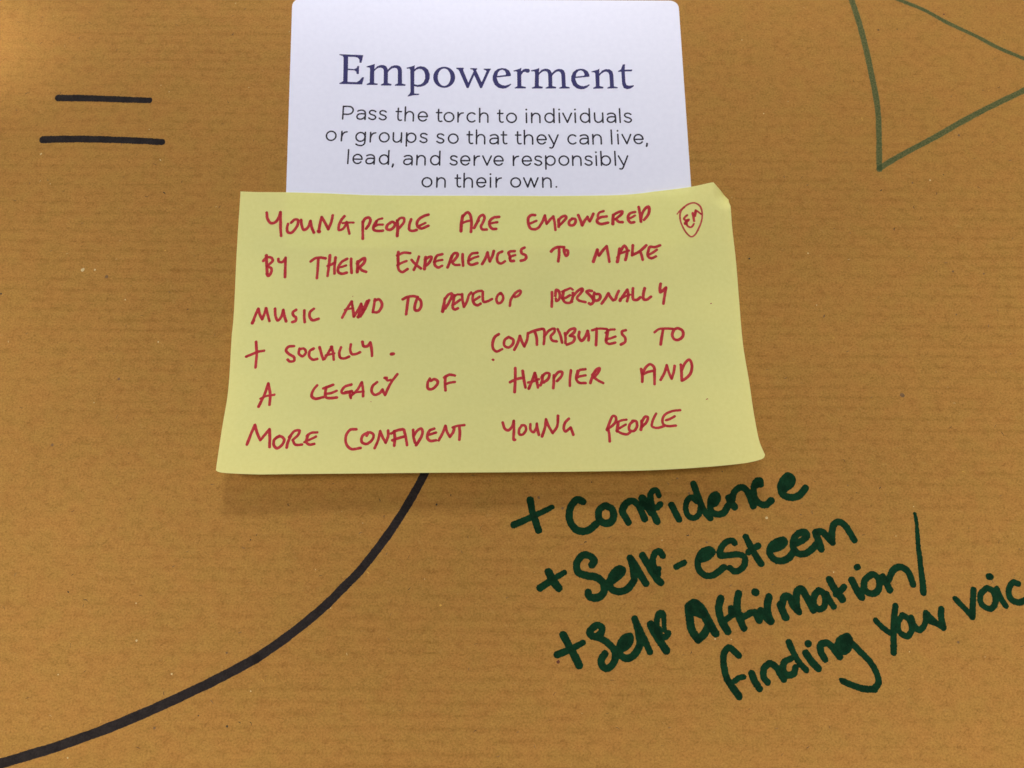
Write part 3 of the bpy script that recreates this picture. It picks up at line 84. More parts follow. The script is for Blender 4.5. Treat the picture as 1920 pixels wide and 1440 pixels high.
NOTE_SPECKS = [[0.107,0.107,49.76,20.45,49.95,20.51],[0.103,0.103,46.68,-4.77,47.04,-4.64],[0.09,0.09,-33.95,-5.26,-33.89,-5.32],[0.08,0.08,-40.06,22.36,-39.96,22.48]]
GREEN_WORDS = [["plus",[[0.863,0.906,4.34,-28.46,4.85,-31.29,5.68,-33.8,6.29,-35.57],[0.882,0.633,0.42,-34.32,4.0,-32.76,7.17,-31.29,9.5,-30.14]]],["Confidence",[[0.888,0.883,16.92,-28.88,15.66,-28.35,14.37,-29.4,13.6,-31.29,13.77,-33.59,14.9,-35.26,16.57,-35.88,18.25,-35.46,19.97,-34.01],[0.887,0.887,21.97,-29.82,20.68,-30.87,20.62,-32.97,21.86,-33.9,23.34,-33.7,24.11,-32.34,23.74,-30.67,22.39,-29.82],[0.858,0.859,27.54,-33.7,26.75,-32.34,26.15,-31.08,27.05,-29.4,28.56,-28.67,29.8,-29.4,30.79,-31.29,31.4,-32.86],[0.636,0.883,35.0,-27.4,34.58,-26.24,33.84,-26.13,33.06,-27.08,33.09,-28.98,33.52,-31.5,34.28,-33.49],[1.016,1.012,31.01,-28.14,31.91,-29.4,33.0,-31.29],[0.761,0.761,30.86,-29.19,32.52,-30.14,34.41,-30.25,35.25,-29.51],[0.888,0.887,32.56,-28.98,32.09,-30.25],[0.837,0.833,37.95,-29.67,38.67,-31.24,39.51,-33.07],[0.736,0.735,43.94,-28.75,42.67,-27.82,41.61,-28.88,41.25,-30.72,41.83,-32.29,43.08,-32.68,44.3,-31.9,44.77,-30.46],[0.829,0.821,43.36,-24.7,44.16,-27.03,44.95,-29.67,45.9,-31.5,46.89,-32.76],[0.811,0.811,47.33,-29.67,48.41,-29.14,49.02,-27.82,48.66,-27.16,47.7,-27.69,47.22,-29.14,47.25,-30.98,48.52,-31.82,50.12,-31.5,51.27,-29.93],[0.762,0.761,48.22,-27.82,47.88,-29.14],[0.889,0.887,51.66,-27.96,52.11,-29.14,52.85,-30.06],[0.838,0.836,52.28,-28.61,53.07,-26.5,54.46,-25.49,55.77,-25.84,56.58,-27.56,57.29,-29.93],[0.829,0.825,59.42,-24.78,59.35,-23.84,58.55,-23.98,57.79,-25.31,57.77,-27.56,58.72,-29.14,60.27,-29.61,61.72,-28.56],[0.765,0.765,59.03,-24.64,58.2,-25.17],[0.84,0.841,64.78,-25.97,66.59,-24.78,67.11,-23.31,66.23,-22.64,64.96,-23.58,64.15,-25.44,64.55,-27.16,66.22,-27.82,68.37,-27.43,70.11,-25.57],[0.895,0.891,66.21,-22.91,65.67,-24.64,65.04,-25.97]]],["plus",[[0.995,0.991,8.5,-45.2,9.52,-47.12,10.84,-48.83],[0.867,0.647,6.5,-48.83,9.1,-47.12,12.23,-45.3]]],["Self-esteem",[[0.873,0.891,18.6,-43.58,19.24,-42.66,18.33,-41.64,16.88,-41.33,15.65,-42.25,15.06,-43.88,15.55,-45.3,17.4,-46.01,19.67,-46.41,21.09,-47.52,21.42,-49.33,20.6,-50.63,18.94,-51.09,17.72,-50.53,17.63,-49.83],[0.868,0.869,22.54,-47.52,23.8,-46.92,25.28,-45.71,25.83,-44.79,25.11,-44.49,23.84,-45.3,22.87,-46.92,22.72,-48.33,23.42,-49.23,24.95,-49.67,26.83,-49.03,28.23,-47.42],[0.996,0.994,25.41,-44.9,24.02,-46.31],[0.874,0.868,27.68,-42.09,29.07,-44.08,30.23,-46.31,31.11,-47.82],[0.811,0.807,27.78,-42.35,28.23,-44.49,28.45,-47.12],[0.875,0.868,30.62,-41.48,31.59,-43.27,32.76,-45.3,33.94,-46.92,34.63,-47.62],[0.812,0.808,35.31,-41.43,34.62,-40.51,33.56,-40.92,32.98,-42.25,33.13,-43.88,33.99,-45.71],[0.684,0.685,33.39,-45.1,34.24,-44.49],[0.698,0.699,38.34,-44.01,40.34,-42.99],[0.799,0.797,43.74,-42.48,45.86,-41.72,46.97,-40.56,46.35,-40.0,44.76,-40.56,43.57,-42.35,43.51,-44.39,44.85,-45.91,46.93,-45.91,49.49,-44.13],[0.778,0.772,52.31,-38.51,51.82,-38.0,50.5,-38.25,49.1,-39.8,48.75,-41.33,50.83,-41.33,53.19,-41.2,54.5,-41.84,54.34,-43.37,53.22,-44.64,51.9,-45.02,50.86,-44.26],[0.829,0.823,55.07,-37.17,56.16,-39.54,57.31,-41.84,58.25,-43.24],[0.788,0.79,55.43,-40.69,56.67,-39.8,57.89,-39.15],[0.826,0.826,61.08,-40.05,63.23,-39.28,64.14,-38.25,63.86,-37.87,62.53,-38.12,61.02,-39.15,60.39,-40.56,61.19,-42.1,62.97,-42.66,64.85,-41.97,66.0,-40.56],[0.828,0.827,66.27,-38.82,68.58,-37.74,69.5,-36.71,69.11,-36.06,67.65,-36.32,66.28,-37.74,66.08,-39.54,66.76,-40.82,68.57,-41.03,70.48,-39.92,71.34,-39.03],[0.88,0.876,71.59,-36.19,72.2,-38.25,72.57,-39.92],[0.83,0.828,71.74,-35.98,73.18,-35.98,74.14,-36.96,75.32,-38.38],[0.828,0.828,75.32,-38.38,75.57,-35.67,76.23,-34.11,77.46,-33.64,78.81,-34.63,79.71,-36.19,80.54,-37.87]]],["plus",[[0.905,0.922,11.72,-59.34,13.2,-61.97,14.58,-64.49,15.26,-65.93],[0.9,0.671,10.3,-63.62,12.99,-62.55,16.27,-61.0]]],["Self",[[0.831,0.827,19.56,-59.63,20.5,-58.75,20.63,-57.67,19.72,-57.18,18.27,-57.96,17.74,-58.85,18.24,-59.47,19.96,-59.92,21.96,-61.09,23.34,-62.65,23.56,-64.29,22.74,-65.93,21.41,-66.61,20.42,-65.84,20.35,-64.68,21.19,-63.42],[0.852,0.853,24.56,-62.65,26.21,-61.77,27.07,-60.51,26.99,-59.63,26.07,-59.82,24.92,-60.9,24.57,-62.36,24.83,-63.71,26.12,-64.45,27.77,-63.71,29.05,-61.97],[0.977,0.975,26.36,-60.31,25.5,-61.68],[0.811,0.803,28.25,-55.8,29.38,-58.45,30.51,-60.8,31.45,-62.94],[0.736,0.731,28.39,-56.49,28.95,-59.04,29.22,-61.77],[0.981,0.974,31.98,-57.08,33.02,-59.24,34.35,-61.38,35.21,-62.65],[0.795,0.551,33.34,-58.85,33.35,-56.09,33.93,-54.51,34.75,-54.51,34.99,-56.09,35.0,-58.26],[0.709,0.71,34.22,-59.82,35.35,-59.63,35.89,-58.85],[0.858,0.857,32.38,-57.47,33.26,-58.26],[0.857,0.855,33.68,-58.06,33.81,-59.82]]],["Affirmation/",[[0.937,0.928,40.77,-53.02,40.94,-55.7,41.23,-58.06,42.54,-60.31],[0.937,0.931,40.77,-53.02,42.15,-52.17,43.44,-53.02,44.85,-55.3,46.13,-58.06],[0.879,0.883,42.54,-60.31,44.03,-59.14,45.15,-57.28],[1.046,1.045,41.44,-53.92,42.66,-54.22,43.86,-54.71],[0.937,0.93,42.82,-52.4,44.24,-54.98,45.45,-57.11,46.68,-58.92],[0.889,0.881,48.35,-51.21,47.9,-52.4,47.73,-54.12,48.37,-56.47,49.46,-58.5],[0.801,0.799,50.66,-53.47,50.69,-54.76],[0.675,0.676,49.29,-55.83,50.68,-54.98],[0.89,0.882,52.54,-50.12,52.09,-51.96,52.15,-54.55,52.79,-56.69,53.27,-57.75],[0.776,0.775,50.64,-53.79,51.83,-54.33,53.33,-55.19,55.16,-54.33],[0.861,0.859,56.16,-54.33,56.63,-55.62,56.93,-56.05],[0.862,0.859,57.41,-53.9,58.0,-54.98,59.46,-56.26],[0.902,0.896,59.52,-50.88,59.0,-52.83,59.07,-54.98,59.57,-56.26],[0.94,0.94,56.41,-49.76,56.52,-49.78],[0.937,0.934,62.07,-52.61,62.51,-54.12,63.03,-55.4],[0.888,0.886,62.4,-52.61,63.21,-50.77,64.31,-50.99,65.06,-52.83,66.18,-54.12],[0.862,0.862,65.86,-53.9,65.86,-51.1,66.22,-49.47,67.15,-49.04,67.94,-50.23,68.88,-52.4,69.54,-53.79],[0.78,0.78,71.14,-49.47,70.16,-50.45,69.81,-52.4,70.78,-53.58,72.05,-53.04,72.58,-51.32,72.1,-49.91,71.14,-49.37],[0.804,0.801,72.86,-50.23,73.41,-51.53,74.28,-52.93],[0.906,0.901,73.93,-46.97,74.96,-49.15,76.44,-51.32],[0.767,0.768,75.09,-50.23,76.29,-49.37,77.15,-48.54],[0.894,0.89,79.08,-47.08,80.09,-49.37,81.01,-50.88],[0.822,0.822,80.6,-44.12,80.74,-44.07],[0.796,0.795,83.45,-45.96,82.05,-47.2,81.93,-49.37,83.66,-50.14,85.11,-49.06,85.34,-46.89,84.18,-45.71,83.11,-46.21],[0.845,0.842,86.36,-46.27,87.09,-47.82,87.67,-49.22],[0.795,0.794,87.67,-46.89,89.01,-44.77,90.69,-44.02,92.34,-45.02,93.28,-47.98],[0.43,0.841,95.5,-31.69,95.66,-34.26,95.5,-38.41,95.46,-43.46,95.5,-47.82,95.39,-49.84]]],["finding",[[0.778,0.77,51.67,-63.77,50.63,-62.83,49.57,-62.15,48.4,-63.25,48.12,-65.13,48.54,-68.26,49.71,-70.53,51.2,-72.69],[0.846,0.842,48.72,-68.88,49.71,-70.53,51.11,-72.38],[0.664,0.665,50.44,-69.29,51.58,-68.57,52.57,-68.46],[0.847,0.844,54.36,-67.74,55.01,-69.5,55.89,-70.94],[0.797,0.798,57.83,-69.6,57.09,-68.46,57.28,-66.59,58.78,-65.55,60.04,-66.38,61.0,-68.05,61.55,-68.88],[0.778,0.776,63.47,-64.51,61.98,-65.24,61.58,-66.8,62.32,-68.01,63.87,-67.74,64.41,-66.38],[0.781,0.775,63.31,-60.93,64.23,-63.25,65.37,-65.34,66.78,-66.91],[0.9,0.897,67.03,-63.35,68.24,-65.13,69.6,-66.59],[0.805,0.805,67.65,-61.25,67.78,-61.23],[0.826,0.827,71.25,-64.61,70.51,-63.04,70.57,-61.56,71.89,-61.04,72.94,-61.67,73.91,-63.04,74.69,-64.09],[0.917,0.916,76.87,-59.66,75.02,-60.61,74.67,-61.99,75.69,-62.83,76.87,-61.99,77.25,-60.3],[0.976,0.975,75.87,-60.93,75.97,-62.2],[0.758,0.749,76.42,-59.6,78.68,-62.15,81.23,-64.84,82.67,-67.51,82.98,-69.57,81.85,-70.9,80.28,-71.1,77.56,-70.46,74.87,-69.34],[0.747,0.411,81.94,-71.15,80.14,-71.04,78.01,-70.57,75.92,-69.7,74.41,-69.02]]],["your",[[0.688,0.685,83.69,-56.06,85.1,-57.64,86.7,-58.84],[0.764,0.755,88.62,-52.82,88.01,-55.51,87.55,-58.84,87.08,-63.2],[0.689,0.688,90.13,-54.9,88.86,-56.42,88.84,-58.54,90.61,-59.6,91.84,-57.94,91.35,-55.81,89.96,-54.96],[0.713,0.713,91.95,-55.51,92.44,-57.33,93.53,-58.24,94.95,-56.88,95.44,-54.9],[0.738,0.736,95.49,-54.44,96.65,-55.81,97.79,-56.88],[0.764,0.76,99.14,-53.52,98.87,-55.2,99.11,-57.64],[0.687,0.686,96.27,-56.42,97.79,-56.88,99.11,-57.64]]],["voic",[[0.667,0.664,102.59,-51.28,104.26,-53.07,106.03,-55.27],[0.762,0.768,106.03,-55.27,106.6,-52.15,107.14,-49.22],[0.718,0.718,110.22,-48.82,108.59,-50.3,108.56,-52.45,110.53,-53.52,111.87,-51.84,111.55,-49.53,110.52,-48.91],[0.718,0.715,112.57,-49.06,113.11,-50.92,114.11,-52.82],[0.845,0.845,111.2,-46.27,111.39,-46.27],[0.744,0.741,117.67,-47.89,116.6,-47.58,115.34,-49.06,115.45,-51.22,117.07,-52.08,118.88,-51.59]]]]
EQUALS = [[[1.031,0.859,-121.74,79.15,-114.21,79.07,-105.22,78.71,-97.31,78.43]],[[1.046,0.932,-124.21,66.75,-114.51,66.91,-103.87,66.64,-92.69,66.05]]]
CURVE = [[1.081,1.118,-126.93,-90.73,-120.18,-88.77,-113.42,-86.69,-102.03,-83.39,-90.63,-79.39,-79.17,-74.67,-67.63,-69.33,-58.32,-64.49],[1.093,0.978,-58.32,-64.49,-51.69,-59.82,-44.55,-54.04,-39.03,-48.65,-34.76,-44.04,-30.6,-38.52,-27.25,-33.55,-23.76,-27.63,-20.98,-22.15,-18.67,-16.59]]
TRIANGLE = [[0.834,0.784,93.07,117.05,94.13,109.7,95.28,103.66,96.39,95.72,97.29,85.97,97.84,76.42,97.43,68.92,96.43,58.07],[0.784,0.808,96.53,58.43,102.14,61.9,112.1,67.43,122.95,73.78,137.82,81.44,147.43,86.36],[0.581,0.563,93.07,117.05,107.39,109.7,113.34,106.79,119.77,102.46,127.81,97.77,132.55,94.62,139.23,91.13,147.43,86.36]]
HEADING = [[[-46.921,92.33,-40.405,92.02,-40.802,89.65,-41.367,89.65,-41.408,90.602,-41.887,91.195,-42.69,91.453,-44.503,91.504,-44.379,87.855,-42.636,87.702,-41.98,88.162,-41.889,88.675,-41.393,88.675,-41.374,86.169,-42.008,86.245,-42.081,86.883,-42.619,87.318,-44.403,87.395,-44.304,83.828,-41.896,83.701,-41.132,84.208,-40.434,85.226,-39.894,85.226,-40.34,83.016,-46.472,83.168,-46.486,83.447,-45.612,83.954,-45.506,84.081,-45.736,91.246,-45.987,91.762,-46.905,92.02]],[[-39.401,88.547,-37.842,89.06,-37.175,89.316,-37.224,87.702,-36.47,88.598,-35.581,88.983,-34.791,88.983,-34.101,88.624,-33.692,87.906,-33.611,87.522,-32.744,88.547,-31.853,88.88,-31.062,88.88,-30.377,88.624,-29.907,88.034,-29.771,87.267,-29.625,83.32,-28.628,83.016,-28.728,82.611,-31.531,82.611,-31.542,82.94,-30.769,83.32,-30.875,87.267,-31.144,87.906,-31.713,88.086,-32.386,87.958,-33.151,87.267,-33.536,86.679,-33.445,83.447,-32.446,83.117,-32.476,82.687,-35.302,82.687,-35.314,83.016,-34.565,83.396,-34.688,87.395,-34.979,87.958,-35.551,88.162,-36.222,88.034,-36.879,87.522,-37.243,87.011,-37.126,83.447,-36.154,83.269,-36.183,82.864,-39.122,82.864,-39.136,83.193,-38.343,83.574,-38.428,87.906,-38.596,88.162,-39.391,88.29]],[[-28.513,88.162,-26.879,88.624,-26.323,88.931,-26.38,87.702,-25.631,88.367,-24.735,88.624,-23.6,88.367,-22.678,87.522,-22.194,86.118,-22.209,84.844,-22.584,83.574,-23.46,82.687,-24.571,82.307,-25.467,82.256,-26.303,82.509,-26.264,80.287,-24.851,80.161,-24.955,79.834,-26.516,79.708,-27.958,79.331,-28.031,79.532,-27.426,80.237,-27.263,80.791,-27.524,87.522,-27.759,87.855,-28.504,87.855],[-26.321,83.143,-25.483,82.864,-24.591,83.067,-23.822,83.701,-23.446,84.844,-23.474,85.99,-23.792,87.011,-24.372,87.65,-25.164,87.778,-25.834,87.522,-26.403,86.934]],[[-15.336,85.2,-15.365,84.695,-15.466,84.202,-15.636,83.735,-15.872,83.304,-16.167,82.92,-16.515,82.592,-16.906,82.328,-17.332,82.135,-17.781,82.018,-18.243,81.978,-18.706,82.018,-19.16,82.135,-19.593,82.328,-19.995,82.592,-20.355,82.92,-20.665,83.304,-20.917,83.735,-21.106,84.202,-21.225,84.695,-21.273,85.2,-21.248,85.706,-21.15,86.2,-20.982,86.67,-20.748,87.104,-20.453,87.492,-20.105,87.823,-19.712,88.09,-19.284,88.285,-18.832,88.404,-18.367,88.444,-17.901,88.404,-17.444,88.285,-17.009,88.09,-16.606,87.823,-16.245,87.492,-15.935,87.104,-15.684,86.67,-15.498,86.2,-15.381,85.706],[-16.596,85.226,-16.61,84.812,-16.666,84.408,-16.761,84.025,-16.895,83.672,-17.063,83.357,-17.262,83.088,-17.486,82.872,-17.73,82.714,-17.989,82.618,-18.255,82.585,-18.522,82.618,-18.784,82.714,-19.034,82.872,-19.267,83.088,-19.476,83.357,-19.656,83.672,-19.803,84.025,-19.914,84.408,-19.985,84.812,-20.014,85.226,-20.002,85.64,-19.948,86.045,-19.853,86.429,-19.72,86.784,-19.552,87.102,-19.353,87.373,-19.129,87.591,-18.883,87.75,-18.624,87.848,-18.356,87.881,-18.088,87.848,-17.824,87.75,-17.573,87.591,-17.34,87.373,-17.131,87.102,-16.95,86.784,-16.804,86.429,-16.694,86.045,-16.625,85.64]],[[-15.068,88.162,-13.038,88.111,-13.077,87.702,-13.255,87.522,-11.763,83.574,-10.386,87.011,-10.617,87.522,-11.296,87.702,-11.3,88.034,-9.382,87.958,-9.446,87.599,-9.714,87.395,-8.173,83.701,-6.894,87.011,-7.009,87.267,-7.687,87.522,-7.622,87.855,-5.683,87.855,-5.726,87.599,-6.039,87.139,-8.09,81.928,-8.538,81.852,-10.216,85.863,-11.676,81.928,-12.191,81.928,-14.333,87.267,-14.609,87.599,-15.062,87.778]],[[-0.269,83.32,-0.202,83.016,-0.874,82.307,-1.658,81.852,-2.554,81.725,-3.676,82.003,-4.689,82.94,-5.212,84.335,-5.219,85.608,-4.709,87.011,-3.811,87.778,-2.797,88.034,-1.669,87.906,-0.766,87.267,-0.315,86.245,-0.27,85.659,-0.427,85.557,-4.137,85.149,-4.023,84.59,-3.569,83.447,-2.782,82.864,-1.884,82.687,-0.987,82.94],[-3.982,85.608,-3.806,86.628,-3.245,87.343,-2.57,87.522,-1.938,87.139,-1.621,86.322,-1.71,85.914]],[[0.361,87.267,1.939,87.778,2.572,88.162,2.456,87.011,3.066,87.65,3.743,87.855,4.645,87.778,4.867,87.19,4.594,86.628,3.964,86.577,3.582,86.883,3.063,86.756,2.498,85.863,2.534,82.56,3.766,82.256,3.675,81.801,0.695,81.801,0.695,82.054,1.368,82.433,1.413,82.56,1.374,86.756,1.149,87.011,0.406,86.96]],[[5.139,87.343,6.787,87.778,7.398,88.086,7.274,86.628,8.025,87.522,8.93,87.855,9.718,87.778,10.391,87.395,10.764,86.5,11.63,87.395,12.537,87.778,13.438,87.702,14.063,87.267,14.365,86.373,14.485,82.433,15.557,82.18,15.483,81.801,12.682,81.751,12.686,82.054,13.408,82.383,13.303,86.118,13.042,86.756,12.527,87.011,11.961,86.832,11.279,86.245,10.844,85.608,10.854,82.56,11.904,82.256,11.786,81.801,9.03,81.751,9.033,82.054,9.821,82.433,9.748,86.245,9.484,86.883,8.923,87.088,8.358,86.96,7.678,86.424,7.269,85.863,7.221,82.56,8.318,82.307,8.201,81.801,5.333,81.751,5.334,82.054,6.099,82.433,6.216,86.628,5.993,87.011,5.137,87.011]],[[20.868,83.117,20.928,82.813,20.24,82.105,19.446,81.65,18.548,81.523,17.433,81.801,16.441,82.737,15.948,84.132,15.97,85.404,16.511,86.807,17.426,87.574,18.446,87.83,19.57,87.702,20.459,87.062,20.887,86.041,20.919,85.455,20.759,85.353,17.041,84.946,17.143,84.386,17.572,83.244,18.346,82.661,19.239,82.484,20.142,82.737],[17.207,85.404,17.405,86.424,17.982,87.139,18.661,87.318,19.284,86.934,19.583,86.118,19.485,85.71]],[[21.471,87.011,23.128,87.522,23.656,87.906,23.572,86.322,24.362,87.267,25.275,87.702,26.401,87.65,27.126,87.011,27.368,85.99,27.445,82.433,28.491,82.18,28.369,81.852,25.61,81.751,25.618,82.054,26.368,82.433,26.284,85.863,26.035,86.628,25.48,86.934,24.799,86.756,24.111,86.245,23.6,85.608,23.591,82.56,24.637,82.256,24.513,81.801,21.799,81.675,21.807,82.003,22.557,82.433,22.47,86.373,22.253,86.705,21.466,86.756]],[[30.622,89.239,30.522,87.522,32.554,87.599,32.399,87.011,30.504,86.96,30.561,83.828,30.8,82.864,31.531,82.611,32.322,82.763,32.839,82.813,32.759,82.433,31.953,81.801,30.936,81.548,30.052,81.928,29.639,83.067,29.533,86.883,28.631,86.832,28.64,87.139,29.443,87.599,29.987,89.137]]]
